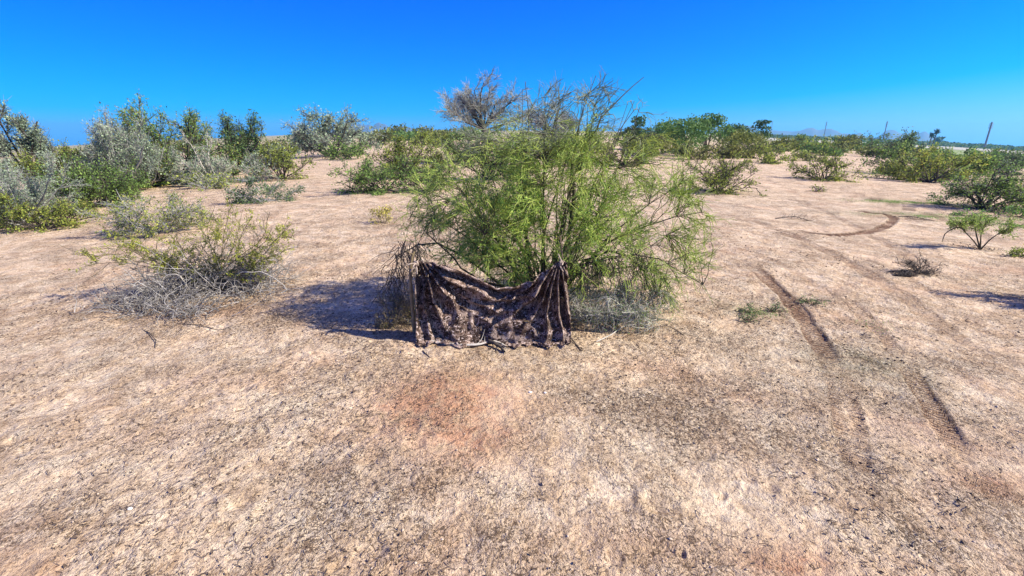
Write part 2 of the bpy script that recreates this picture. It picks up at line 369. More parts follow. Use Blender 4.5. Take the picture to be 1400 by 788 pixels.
    h = mth(t, 'ADD', h, mth(t, 'MULTIPLY', f2, .25))
    h = mth(t, 'ADD', h, mth(t, 'MULTIPLY', mth(t, 'MULTIPLY', tr, bars), .22))
    h = mth(t, 'MULTIPLY', h, ramp(t, mth(t, 'ADD', patch, mth(t, 'MULTIPLY', attr('lit'), .15)), [(.36, (.55, .55, .55)), (.56, (1, 1, 1))]))
    bp = N_(t, 'ShaderNodeBump', i_Strength=1.0, i_Distance=.066); L(h, bp.inputs['Height']); L(bp.outputs[0], b.inputs['Normal'])
    L(b.outputs[0], o.inputs[0]); return m
GM = build_ground()
ground = link('ground', GM, ground_mat()); tag(ground, 'pinkish tan desert soil with dark crumbs and tyre tracks', 'ground', kind='structure')
gv = np.empty(len(GM.vertices) * 3, dtype=np.float32); GM.vertices.foreach_get('co', gv); gv = gv.reshape(-1, 3)
from mathutils.bvhtree import BVHTree
_near = gv[:, 0] ** 2 + gv[:, 1] ** 2 < 30 ** 2
from mathutils.kdtree import KDTree
_idx = np.where(_near)[0]; KD = KDTree(len(_idx))
for _k, _i in enumerate(_idx): KD.insert((float(gv[_i, 0]), float(gv[_i, 1]), 0.0), _k)
KD.balance()
def gz(x, y):
    """height of the finished ground mesh"""
    if x * x + y * y > 28 ** 2: return float(gz0(x, y))
    r = KD.find_n((float(x), float(y), 0.0), 3); w = [1 / (q[2] + 1e-3) for q in r]
    return float(sum(gv[_idx[q[1]], 2] * a for q, a in zip(r, w)) / sum(w))
def gzv(X, Y): return np.array([gz(a, b) for a, b in zip(X, Y)])
def P3(px, py):
    q = at(px, py); return np.array([q[0], q[1], gz(q[0], q[1])])

# pale field beyond the bushes, hills and tree belt on the horizon
def sector(name, az0, az1, r0, r1, dz, na=60, nr=6, ragged=0.0, seed=0):
    a = np.radians(np.linspace(az0, az1, na)); t = np.linspace(0, 1, nr)
    A, T = np.meshgrid(a, t); rag = 1 + ragged * vnoise(A * 25, T * 0 + seed, seed)
    Rr = (r0 + (r1 - r0) * T) * rag; X = Rr * np.sin(A); Y = Rr * np.cos(A); Z = -0.049 * X * X / (Rr + 10) + dz
    V = np.stack([X.ravel(), Y.ravel(), Z.ravel()], 1); i = np.arange(nr - 1)[:, None]; j = np.arange(na - 1)[None, :]
    return quads_mesh(name, V, np.stack([i * na + j, i * na + j + 1, (i + 1) * na + j + 1, (i + 1) * na + j], -1).reshape(-1, 4)[:, ::-1])
def soilmat(name, a, b, sc):
    m, t, o = newmat(name); tc = N_(t, 'ShaderNodeTexCoord'); n = N_(t, 'ShaderNodeTexNoise', i_Scale=sc, i_Detail=5.0); t.links.new(tc.outputs['Object'], n.inputs['Vector'])
    bs = N_(t, 'ShaderNodeBsdfPrincipled', i_Roughness=.95); t.links.new(mixc(t, n.outputs[0], a, b), bs.inputs['Base Color']); t.links.new(bs.outputs[0], o.inputs[0]); return m
fld = link('field', sector('field', 24, 75, 260, 620, .12, ragged=.12, seed=3), soilmat('pale_field_soil', (.30, .29, .22), (.42, .39, .30), .02))
tag(fld, 'pale bare field strip in front of the distant dark trees', 'field', kind='structure')
gfd = link('pasture', sector('pasture', 33, 75, 130, 262, .10, ragged=.10, seed=5), soilmat('green_pasture', (.13, .20, .05), (.26, .28, .10), .05))
tag(gfd, 'bright green flat pasture at the right horizon', 'pasture', kind='structure')
def hills(name, az0, az1, R0, hmax, seed, mat):
    na = 180; a = np.radians(np.linspace(az0, az1, na)); u = np.linspace(0, 1, na)
    prof = .35 + 1.1 * np.abs(vnoise(u * 6, u * 0, seed)) + .5 * vnoise(u * 17, u * 0, seed + 1) + .2 * vnoise(u * 47, u * 0, seed + 2)
    prof = np.clip(prof, .05, None) * np.clip(np.minimum(u, 1 - u) * 7, 0, 1) * hmax
    rows = []
    for k, (dr, fh) in enumerate(((-260, 0), (-160, .35), (-70, .75), (0, 1.0), (110, .6), (300, 0))):
        R = R0 + dr + 40 * vnoise(u * 20, u * 0 + k, seed + 5); X = R * np.sin(a); Y = R * np.cos(a)
        Z = -0.049 * X * X / (R + 10) - 3 + (prof + 3) * fh * (1 + .3 * vnoise(u * 30, u * 0 + k, seed + 9)); rows.append(np.stack([X, Y, Z], 1))
    V = np.concatenate(rows); i = np.arange(5)[:, None]; j = np.arange(na - 1)[None, :]
    me = quads_mesh(name, V, np.stack([i * na + j, i * na + j + 1, (i + 1) * na + j + 1, (i + 1) * na + j], -1).reshape(-1, 4)[:, ::-1])
    o = link(name, me, mat); return tag(o, None, None, None, 'structure')
hm = soilmat('bare_rock_hills', (.05, .06, .06), (.10, .10, .09), .01)
tag(hills('hills', 20, 42.5, 4300, 108, 40, hm), 'low blue hills on the right horizon', 'hills')
tag(hills('hills', -24, -8, 4200, 62, 60, hm), 'faint blue hill left of the grey tree', 'hills')

# haze
hz = bpy.data.meshes.new('haze'); s = 5100.0
hv = [(x, y, z) for z in (-280.0, 62.0) for y in (-s, s) for x in (-s, s)]
hz.from_pydata(hv, [], [(0, 2, 3, 1), (4, 5, 7, 6), (0, 1, 5, 4), (2, 6, 7, 3), (0, 4, 6, 2), (1, 3, 7, 5)]); hz.update()
mh, t_, o_ = newmat('desert_haze'); pv_ = N_(t_, 'ShaderNodeVolumePrincipled'); pv_.inputs['Color'].default_value = (.20, .58, 1.0, 1); pv_.inputs['Density'].default_value = 0.00018
pv_.inputs['Anisotropy'].default_value = 0.2
t_.links.new(pv_.outputs[0], o_.inputs['Volume'])
tag(link('haze', hz, mh), 'thin pale blue haze over the far plain', 'haze', kind='stuff')

# ------------------------------------------------------------------ plant builder
PLANTS = [(-2.1, 5.6, 1.6), (-2.1, 5.6, 1.8), (-.2, 5., 2.4), (9.2, 9.1, .6), (9.0, 9.0, .4)]
def make_plant(name, base, top, width, label, cat='bush', leaf='olive', twig='darktwig', seed=1, nstem=14, erect=.55, leaves=1.0, twigs=1.0,
               group=None, dead=0.0, depthk=.8, trunkh=0.0, leaf2=None, leafpx=2.6, low=.0, part_names=None, dome=.5, world_h=None, deadmat='greytwig', xoff=0.0, stemr=1.0, clumps=0):
    """one shrub or small tree: stems fan from the base, carry side twigs, and hold leaves near the twig ends;
    base/top/width are read off the photograph and become metres at the plant's own distance"""
    rng = np.random.default_rng(seed * 7919 + 13)
    B = P3(*base) if base[1] < 780 else P3(base[0], 780)
    depth = B[1] * math.cos(PITCH) + (CAMZ - B[2]) * math.sin(PITCH)
    W = 1.14 * width * depth / F
    tp = onY(base[0], top, B[1]); Hh = world_h or max(.1, tp[2] - B[2])
    pxm = F / depth                                   # photo pixels per metre here
    area = width * Hh * pxm
    # skeleton in a unit space, then stretched to the plant's measured width and height
    az = rng.uniform(0, 2 * math.pi, nstem); el = np.arcsin(np.clip(rng.beta(2.2 * erect + .6, 1.6, nstem), 0.05, .98))
    D0 = np.stack([np.cos(az) * np.cos(el), np.sin(az) * np.cos(el), np.sin(el)], 1)
    root = rng.normal(0, .05, (nstem, 3)); root[:, 2] = 0
    L0 = rng.uniform(.6, 1.0, nstem)
    S0 = grow(root, D0, L0, 7, .35 * erect - low * .4, .13, rng)
    n1 = int(np.clip(nstem * 5, 20, 130)); i1, t1, p1, T1 = sample(S0, n1, .25 if not trunkh else .35, 1., rng)
    D1 = splay(T1, .35, 1.25, rng); S1 = grow(p1, D1, rng.uniform(.22, .46, n1) * (1.2 - .5 * t1), 5, .15 * erect - low * .3, .16, rng)
    n2 = int(np.clip(area * .36 * twigs, 60, 4200)); allp = S1
    i2, t2, p2, T2 = sample(S1, n2, .15, 1., rng)
    S2 = grow(p2, splay(T2, .25, 1.15, rng), rng.uniform(.07, .20, n2), 4, .05 * erect, .18, rng)
    # keep gaps: drop whole twigs in a few empty pockets so that the outline is uneven
    mid2 = S2[:, 2]
    pk = rng.normal(0, .5, (9, 3)); pk[:, 2] = rng.uniform(.2, 1.0, 9)
    keep = np.ones(n2, bool)
    for q in pk: keep &= np.linalg.norm(mid2 - q, axis=1) > rng.uniform(.10, .22)
    S2 = S2[keep] if keep.sum() > 30 else S2
    nl = int(np.clip(area * 1.0 * leaves, 40, 20000))
    i3, t3, p3, T3 = sample(S2, nl, .2, 1.0, rng)
    # measured stretch
    allz = np.concatenate([S2[:, -1, 2], S1[:, -1, 2]]); allx = np.concatenate([S2[:, -1, 0], S1[:, -1, 0]]); ally = np.concatenate([S2[:, -1, 1], S1[:, -1, 1]])
    zt = np.percentile(allz, 99.3); xl, xr = np.percentile(allx, [3, 97]); yl, yr = np.percentile(ally, [3, 97])
    def fit(P):
        P = P.copy(); sx = W / (xr - xl); sy = W * depthk / (yr - yl); k = np.clip(P[..., 2] / zt, 0, None)
        P[..., 0] = (P[..., 0]) * sx + (-(xl + xr) / 2 * sx + xoff) * np.clip(k * 1.5, 0, 1)
        P[..., 1] = P[..., 1] * sy
        P[..., 2] = Hh * (k * (1 - trunkh) + trunkh * np.clip(k * 6, 0, 1))
        P[..., 2] = np.maximum(P[..., 2], 0.015 * (np.hypot(P[..., 0], P[..., 1]) > .05))
        return P
    S0, S1, S2 = fit(S0), fit(S1), fit(S2); p3 = fit(p3)
    minr = .30 / pxm
    rs = np.clip(.018 * Hh, minr * 1.0, .09) * stemr
    o = empty(name, B, label, cat, group); PLANTS.append((B[0], B[1], W))
    pn = part_names or ('stems', 'foliage')
    sunk = S0.copy(); sunk[:, 0, 2] -= .06
    parts = [tube_arrays(sunk, taper(len(S0), 7, rs * rng.uniform(.7, 1.3, len(S0)), rs * .35), 4)]
    parts.append(tube_arrays(S1, taper(len(S1), 5, rs * .5, max(rs * .18, minr * .7)), 3))
    tr_ = max(.0016, minr * .62)
    S2d = S2
    if dead > 0:
        nd = int(len(S2) * dead); dd = S2[:nd]; S2d = S2[nd:]
        n4 = int(n2 * dead * .8) + 20; i4, t4, p4, T4 = sample(S1, n4, .1, 1, rng)
        S4 = grow(p4, splay(T4, .2, 1.1, rng), rng.uniform(.06, .22, n4) * Hh, 5, .0, .22, rng); S4[..., 2] = np.maximum(S4[..., 2], .01)
        link('dead_twigs', quads_mesh('dead_twigs', *join([tube_arrays(dd, taper(len(dd), 4, tr_ * 1.25, tr_ * .6)), tube_arrays(S4, taper(len(S4), 5, tr_ * 1.3, tr_ * .6))])), M[deadmat], o)
    parts.append(tube_arrays(S2d, taper(len(S2d), 4, tr_, tr_ * .55), 3))
    link(pn[0], quads_mesh(pn[0], *join(parts)), M[twig], o)
    if leaves > 0:
        ll = max(.012, leafpx / pxm) * rng.uniform(.6, 1.35, nl); C = p3 + rng.normal(0, 1, (nl, 3)) * (ll * .8)[:, None]
        C[:, 2] = np.maximum(C[:, 2], .02)
        link(pn[1], quads_mesh(pn[1], *leaf_arrays(C, T3 + rng.normal(0, .6, (nl, 3)), ll, ll * rng.uniform(.4, .75, nl), rng)), M[leaf], o)
    if leaf2:
        n5 = int(nl * .25); i5, t5, p5, T5 = sample(S2, n5, .5, 1., rng); ll = max(.010, leafpx / pxm) * rng.uniform(.5, 1.0, n5)
        link('yellowed_leaves', quads_mesh('yellowed_leaves', *leaf_arrays(p5, T5 + rng.normal(0, .6, (n5, 3)), ll, ll * .6, rng)), M[leaf2], o)
    return o

def make_tree(name, base, top, width, label, leaf='bright', seed=1, group=None, trunkfrac=.25, cat='tree', dens=1.0, lobes=9, twig='darktwig', leafpx=2.6, flat=1.0):
    """a far tree: short trunk, forking limbs and a crown built of many small leaf faces in uneven clumps"""
    rng = np.random.default_rng(seed * 104729 + 7)
    B = P3(*base); depth = B[1] * math.cos(PITCH) + (CAMZ - B[2]) * math.sin(PITCH); W = width * depth / F
    Hh = onY(base[0], top, B[1])[2] - B[2]; pxm = F / depth
    o = empty(name, B, label, cat, group); r0 = max(.02 * Hh, .4 / pxm)
    # limbs to the clumps
    cz = np.clip(rng.normal(.62, .20, lobes), trunkfrac + .08, .90) * Hh; ca = rng.uniform(0, 6.28, lobes); cr = np.sqrt(rng.uniform(0.02, 1, lobes)) * W * .34 * np.clip(1.35 - cz / Hh, .3, 1)
    Cc = np.stack([cr * np.cos(ca), cr * np.sin(ca), cz], 1); lr = rng.uniform(.15, .27, lobes) * W * .8
    Cc[0] = (0, 0, Hh * .76)
    fork = np.array([0, 0, Hh * trunkfrac]); K = 6; tt = np.linspace(0, 1, K)[None, :, None]
    bow = rng.normal(0, .05 * W, (lobes, 1, 3)) * np.sin(tt * math.pi)
    limbs = fork[None, None] * (1 - tt) + Cc[:, None] * tt + bow
    trunk = np.array([[[0, 0, -.08], [.02 * W, 0, Hh * trunkfrac * .35], [0, .02 * W, Hh * trunkfrac * .7], fork]])
    link('trunk', quads_mesh('trunk', *join([tube_arrays(trunk, taper(1, 4, r0 * 1.5, r0), 7), tube_arrays(limbs, taper(lobes, K, r0 * .7, r0 * .2), 5)])), M[twig], o)
    area = width * (Hh * pxm) * (1 - trunkfrac); n = int(np.clip(area * .9 * dens, 200, 14000))
    w = lr ** 2; idx = rng.choice(lobes, n, p=w / w.sum()); d = nrm(rng.normal(size=(n, 3))); rad = rng.uniform(.35, 1.05, n) ** .6
    bump = 1 + .45 * vnoise(d[:, 0] * 3 + idx * 7, d[:, 2] * 3 + d[:, 1] * 2, seed)
    C = Cc[idx] + d * (rad * bump * lr[idx])[:, None] * np.array([1, 1, .72 * flat])
    C[:, 2] = np.clip(C[:, 2], .06 * Hh, None)
    zt = np.percentile(C[:, 2], 99.3); C[:, 2] *= Hh / zt; sx = np.percentile(C[:, 0], 99) - np.percentile(C[:, 0], 1); C[:, :2] *= W / sx
    ll = max(.02, leafpx / pxm) * rng.uniform(.6, 1.4, n)
    link('crown', quads_mesh('crown', *leaf_arrays(C, rng.normal(size=(n, 3)), ll, ll * .7, rng)), M[leaf], o)
    return o

# ------------------------------------------------------------------ the big palo verde behind the net
def build_palo_verde():
    rng = np.random.default_rng(77)
    base = P3(742, 428); Y0 = base[1]
    o = empty('palo_verde', base, 'big wispy green palo verde spreading behind the sagging camouflage net', 'tree')
    def path(pts, y0=0.0, y1=0.0, K=9):
        """a limb through points read off the photograph, leaning from y0 to y1 metres behind the root"""
        P = np.array([onY(px, py, Y0 + y0 + (y1 - y0) * i / (len(pts) - 1)) for i, (px, py) in enumerate(pts)])
        s = np.concatenate([[0], np.cumsum(np.linalg.norm(np.diff(P, axis=0), axis=1))]); u = np.linspace(0, s[-1], K)
        Q = np.stack([np.interp(u, s, P[:, k]) for k in range(3)], 1); Q[1:-1] = Q[1:-1] * .5 + (Q[2:] + Q[:-2]) * .25
        Q += rng.normal(0, .012, Q.shape); return Q - base
    limbs = []   # (points, radius root, radius tip)
    def add(pts, y0, y1, r0, r1): limbs.append((path(pts, y0, y1), r0, r1))
    R = (742, 432)
    add([R, (765, 370), (785, 300), (786, 235), (783, 205)], 0, .05, .030, .016)
    add([(786, 238), (800, 216), (818, 215), (833, 232)], .05, .0, .017, .010)
    add([(786, 236), (800, 200), (812, 172), (830, 150), (860, 125), (880, 108)], .05, .3, .014, .003)
    add([R, (790, 352), (845, 336), (878, 355), (890, 400), (899, 436)], 0, -.15, .018, .005)
    add([R, (790, 365), (840, 325), (900, 300), (958, 290)], 0, .1, .016, .004)
    add([R, (775, 372), (830, 345), (900, 350), (962, 392)], 0, -.3, .013, .003)
    add([R, (810, 350), (860, 300), (905, 262), (945, 250)], 0, .5, .014, .003)
    add([R, (722, 370), (712, 290), (728, 210), (718, 110)], 0, .25, .017, .003)
    add([R, (748, 350), (738, 260), (754, 180), (775, 118)], 0, .4, .014, .003)
    add([R, (738, 330), (768, 240), (792, 165), (815, 103)], 0, .5, .013, .003)
    add([R, (785, 340), (812, 260), (835, 190), (868, 150)], 0, .35, .013, .003)
    add([R, (708, 385), (660, 345), (615, 300), (560, 296)], 0, -.1, .015, .003)
    add([R, (690, 392), (640, 352), (600, 332), (562, 328), (546, 352)], 0, -.5, .017, .007)
    add([R, (700, 360), (660, 295), (618, 240), (592, 215)], 0, .2, .013, .003)
    add([R, (715, 340), (675, 265), (662, 200), (640, 158)], 0, .5, .012, .003)
    add([R, (700, 370), (672, 310), (600, 262), (556, 262)], 0, .7, .012, .003)
    add([(688, 392), (652, 385), (612, 345), (582, 320)], -.2, -.45, .014, .005)
    add([R, (735, 380), (700, 330), (676, 322), (640, 345)], 0, -.4, .012, .003)
    add([R, (760, 380), (770, 335), (800, 318), (835, 330)], 0, -.45, .012, .003)
    for k in range(12):      # long upright switches of the crown's top
        px = rng.uniform(640, 880); add([R, (742 + (px - 742) * .5 + rng.uniform(-15, 15), 300), (px, rng.uniform(105, 185) + abs(px - 760) * .15)], 0, rng.uniform(-.3, .9), .010, .0025)
    for k in range(26):      # stems that lean towards and away from the camera
        px = rng.uniform(560, 925); top = 165 + abs(px - 745) * .55 + rng.uniform(0, 120); y1 = rng.uniform(-.6, 1.1); b_ = rng.uniform(-22, 22)
        add([R, (742 + (px - 742) * .35 + b_, 362 + rng.uniform(-15, 15)), (742 + (px - 742) * .75 - b_, (362 + top) / 2), (px, top)], 0, y1, .011, .003)
    LP = np.array([l[0] for l in limbs]); LR = np.stack([np.linspace(l[1], l[2], 9) for l in limbs])
    LP[:, 0, 2] = np.minimum(LP[:, 0, 2], np.where(np.abs(LP[:, 0, 0]) < .05, -.05, 9))
    link('trunk', quads_mesh('trunk', *tube_arrays(LP[:1], LR[:1] * 1.15, 9), smooth=True), M['pv_bark'], o)
    link('limbs', quads_mesh('limbs', *tube_arrays(LP[1:], LR[1:], 6), smooth=True), M['pv_bark'], o)
    ln = np.array([plen(LP[i:i + 1])[0] for i in range(len(LP))]); w = ln.copy()
    # branches reach into every part of the broad dome and join the nearest limb below them
    xs = [556, 584, 612, 650, 700, 740, 800, 850, 890, 920, 950, 975]
    yt = [262, 222, 196, 176, 150, 122, 125, 118, 126, 190, 240, 292]; yb = [340, 352, 366, 392, 402, 404, 392, 372, 402, 418, 392, 335]
    tg = []
    while len(tg) < 1000:
        px = rng.uniform(556, 975); py = rng.uniform(95, 425); a = np.interp(px, xs, yt); b = np.interp(px, xs, yb)
        if not a < py < b: continue
        if py < 182 and rng.random() > .45: continue
        if px > 830 and rng.random() > .62: continue
        if px < 640 and rng.random() > .50: continue
        if float(vnoise(np.array([px / 38.0]), np.array([py / 34.0]), 91)[0]) < -.10 and rng.random() > .35: continue
        if py < 240 and abs(px - 745) > 75 and rng.random() > .55: continue
        e = min(1., abs(px - 755) / 225) ; dd = .95 * math.sqrt(max(.05, 1 - e * e)); y_ = rng.uniform(-.75 * dd, 1.1 * dd)
        q = onY(px, py, Y0 + y_) - base
        if q[2] < .12 or (q[1] < -.55 and q[2] < .75): continue
        tg.append(q)
    tg = np.array(tg); n1 = len(tg); LQ = LP.reshape(-1, 3); rl = np.linalg.norm(LQ, axis=1); S1 = np.empty((n1, 7, 3)); tt = np.linspace(0, 1, 7)[:, None]
    for k, q in enumerate(tg):
        d = np.linalg.norm(LQ - q, axis=1) + .8 * np.maximum(0, rl - np.linalg.norm(q) * .92) + rng.uniform(0, .22, len(LQ)); h = LQ[d.argmin()]; L_ = np.linalg.norm(q - h)
        m_ = (h + q) / 2 + np.array([0, 0, .16 * L_]) + rng.normal(0, .09 * L_ + .01, 3); S1[k] = h * (1 - tt) ** 2 + 2 * m_ * tt * (1 - tt) + q * tt ** 2
        S1[k, 1:] += rng.normal(0, .010, (6, 3))
    n2 = 5600; i2, t2, p2, T2 = sample(S1, n2, .3, 1., rng)
    S2 = grow(p2, splay(T2, .2, .95, rng), rng.uniform(.10, .28, n2), 6, .04, .13, rng, .35)
    n3 = 21000; i3, t3, p3, T3 = sample(S2, n3, .1, 1., rng)
    S3 = grow(p3, splay(T3, .15, .85, rng), rng.uniform(.04, .14, n3), 4, .0, .12, rng)
    # world heights above the ground: bare greyish switches stand out of the green crown above 1.85 m
    def zc(S): return S[:, -1, 2]
    hi = 1.95
    def clear(S):      # keep clear of the ground and of the net's front
        q = S[:, :, 2].min(1) > .02; f_ = (S[:, :, 1] < -.66).any(1) & (S[:, :, 2].min(1) < .75)
        return S[q & ~f_]
    S1, S2, S3 = clear(S1), clear(S2), clear(S3)
    # thin the see-through right and top sides
    def thin(S, ks, kt):
        m = S.mean(1); dr = np.clip((m[:, 0] - .40) / 1.0, 0, 1) * ks + np.clip((m[:, 2] - 1.6) / .6, 0, 1) * kt + np.clip((-m[:, 0] - .75) / .6, 0, 1) * .35
        return S[rng.random(len(S)) > dr]
    S2 = thin(S2, .20, .0); S3 = thin(S3, .35, .30)
    jit = lambda S: .55 * vnoise(S[:, -1, 0] * 2.5, S[:, -1, 1] * 2.5, 93) + rng.normal(0, .10, len(S)); bare2 = zc(S2) + jit(S2) > hi; bare3 = zc(S3) + jit(S3) > hi
    V = join([tube_arrays(S1[zc(S1) <= hi], taper((zc(S1) <= hi).sum(), 7, .0040, .0020), 4)]); link('branches', quads_mesh('branches', *V), M['pv_bark'], o)
    V = join([tube_arrays(S2[~bare2], taper((~bare2).sum(), 6, .0034, .0019)), tube_arrays(S3[~bare3], taper((~bare3).sum(), 4, .0025, .0015))])
    link('green_twigs', quads_mesh('green_twigs', *V), M['pv_twig'], o)
    V = join([tube_arrays(S1[zc(S1) > hi], taper((zc(S1) > hi).sum(), 7, .0048, .0020)), tube_arrays(S2[bare2], taper(bare2.sum(), 6, .0028, .0014)), tube_arrays(S3[bare3], taper(bare3.sum(), 4, .0019, .0010))])
    link('bare_switches', quads_mesh('bare_switches', *V), M['baretwig'], o)
    # leaflets, thickest low in the middle
    cand = S3[~bare3]; m = cand.mean(1); w = np.exp(-((m[:, 0] + .12) / 1.05) ** 2) * np.exp(-((m[:, 2] - 1.05) / .75) ** 2) + .04
    nl = 32000; i4, t4, p4, T4 = sample(cand, nl, .1, 1., rng, w); p4 = p4 + rng.normal(0, .012, p4.shape)
    ll = rng.uniform(.010, .028, nl); link('leaflets', quads_mesh('leaflets', *leaf_arrays(p4, T4 + rng.normal(0, .5, p4.shape), ll, ll * .42, rng)), M['pv_leaf'], o)
    nl = 2600; w2 = np.exp(-((m[:, 0] + .1) / .9) ** 2) * np.exp(-((m[:, 2] - 1.15) / .5) ** 2) + .02; i4, t4, p4, T4 = sample(cand, nl, .3, 1., rng, w2)
    ll = rng.uniform(.009, .02, nl); link('yellow_flowers', quads_mesh('yellow_flowers', *leaf_arrays(p4, T4 + rng.normal(0, .6, p4.shape), ll, ll * .6, rng)), M['pvflower'], o)
    # dead hanging twigs low on the right and the left
    dead = []
    for (cx_, cy_, dx, dy, y, n) in ((850, 355, 36, 10, -.2, 60), (800, 358, 18, 8, -.25, 36), (900, 385, 18, 16, -.2, 30), (558, 340, 18, 12, -.55, 60), (540, 375, 14, 16, -.4, 40), (700, 385, 50, 8, -.2, 30)):
        c = np.array([onY(cx_ + rng.uniform(-dx, dx), cy_ + rng.uniform(-dy, dy), Y0 + y + rng.uniform(-.1, .15)) for _ in range(n)]) - base
        d = rng.normal(0, .4, (n, 3)); d[:, 2] = -1; D = grow(c, d, rng.uniform(.12, .42, n), 7, -.4, .16, rng); D[..., 2] = np.maximum(D[..., 2], .01); dead.append(D)
    D = np.concatenate(dead); k_, t_, pp, TT = sample(D, 330, .2, 1, rng); E_ = grow(pp, splay(TT, .4, 1.1, rng), rng.uniform(.05, .16, 330), 5, -.1, .2, rng); E_[..., 2] = np.maximum(E_[..., 2], .01)
    link('dead_twigs', quads_mesh('dead_twigs', *join([tube_arrays(D, taper(len(D), 7, .0042, .002), 4), tube_arrays(E_, taper(330, 5, .0022, .0012))])), M['darktwig'], o)
    return o
M['baretwig'] = barkmat('bare_olive_grey_switch', [(.06, .075, .045), (.15, .17, .10), (.32, .34, .22)], 6)
M['pvflower'] = leafmat('palo_verde_yellow', [(.35, .36, .04), (.55, .5, .06), (.7, .62, .12)], 3.0)
PV = build_palo_verde()

# ------------------------------------------------------------------ camouflage net
def net_material():
    m, t, o = newmat('camouflage_burlap'); L = t.links.new
    tc = N_(t, 'ShaderNodeTexCoord'); P = tc.outputs['Object']
    def noise(sc, det=4., rough=.6, dist=0.):
        n = N_(t, 'ShaderNodeTexNoise', i_Scale=sc, i_Detail=det, i_Roughness=rough, i_Distortion=dist); L(P, n.inputs['Vector']); return n.outputs[0]
    c = ramp(t, noise(9, 3, .55, 1.0), [(.42, (.075, .050, .038)), (.45, (.165, .112, .088)), (.53, (.18, .122, .096)), (.57, (.33, .245, .20))])
    c = mixc(t, ramp(t, noise(17, 2, .5, 3.0), [(.545, (0, 0, 0)), (.57, (1, 1, 1))]), c, (.030, .020, .017))
    c = mixc(t, ramp(t, noise(15, 2, .5, 3.5), [(.605, (0, 0, 0)), (.62, (1, 1, 1))]), c, (.55, .44, .39))
    b = N_(t, 'ShaderNodeBsdfPrincipled', i_Roughness=.9); b.inputs['Specular IOR Level'].default_value = .03; L(c, b.inputs['Base Color'])
    w1 = N_(t, 'ShaderNodeTexWave', i_Scale=60.0, i_Distortion=2.0, i_Detail=2.0, bands_direction='Z'); L(P, w1.inputs['Vector'])
    h = mth(t, 'ADD', mth(t, 'MULTIPLY', noise(60, 3), .8), mth(t, 'MULTIPLY', w1.outputs[0], .3))
    bp = N_(t, 'ShaderNodeBump', i_Strength=.9, i_Distance=.008); L(h, bp.inputs['Height']); L(bp.outputs[0], b.inputs['Normal'])
    L(b.outputs[0], o.inputs[0]); return m
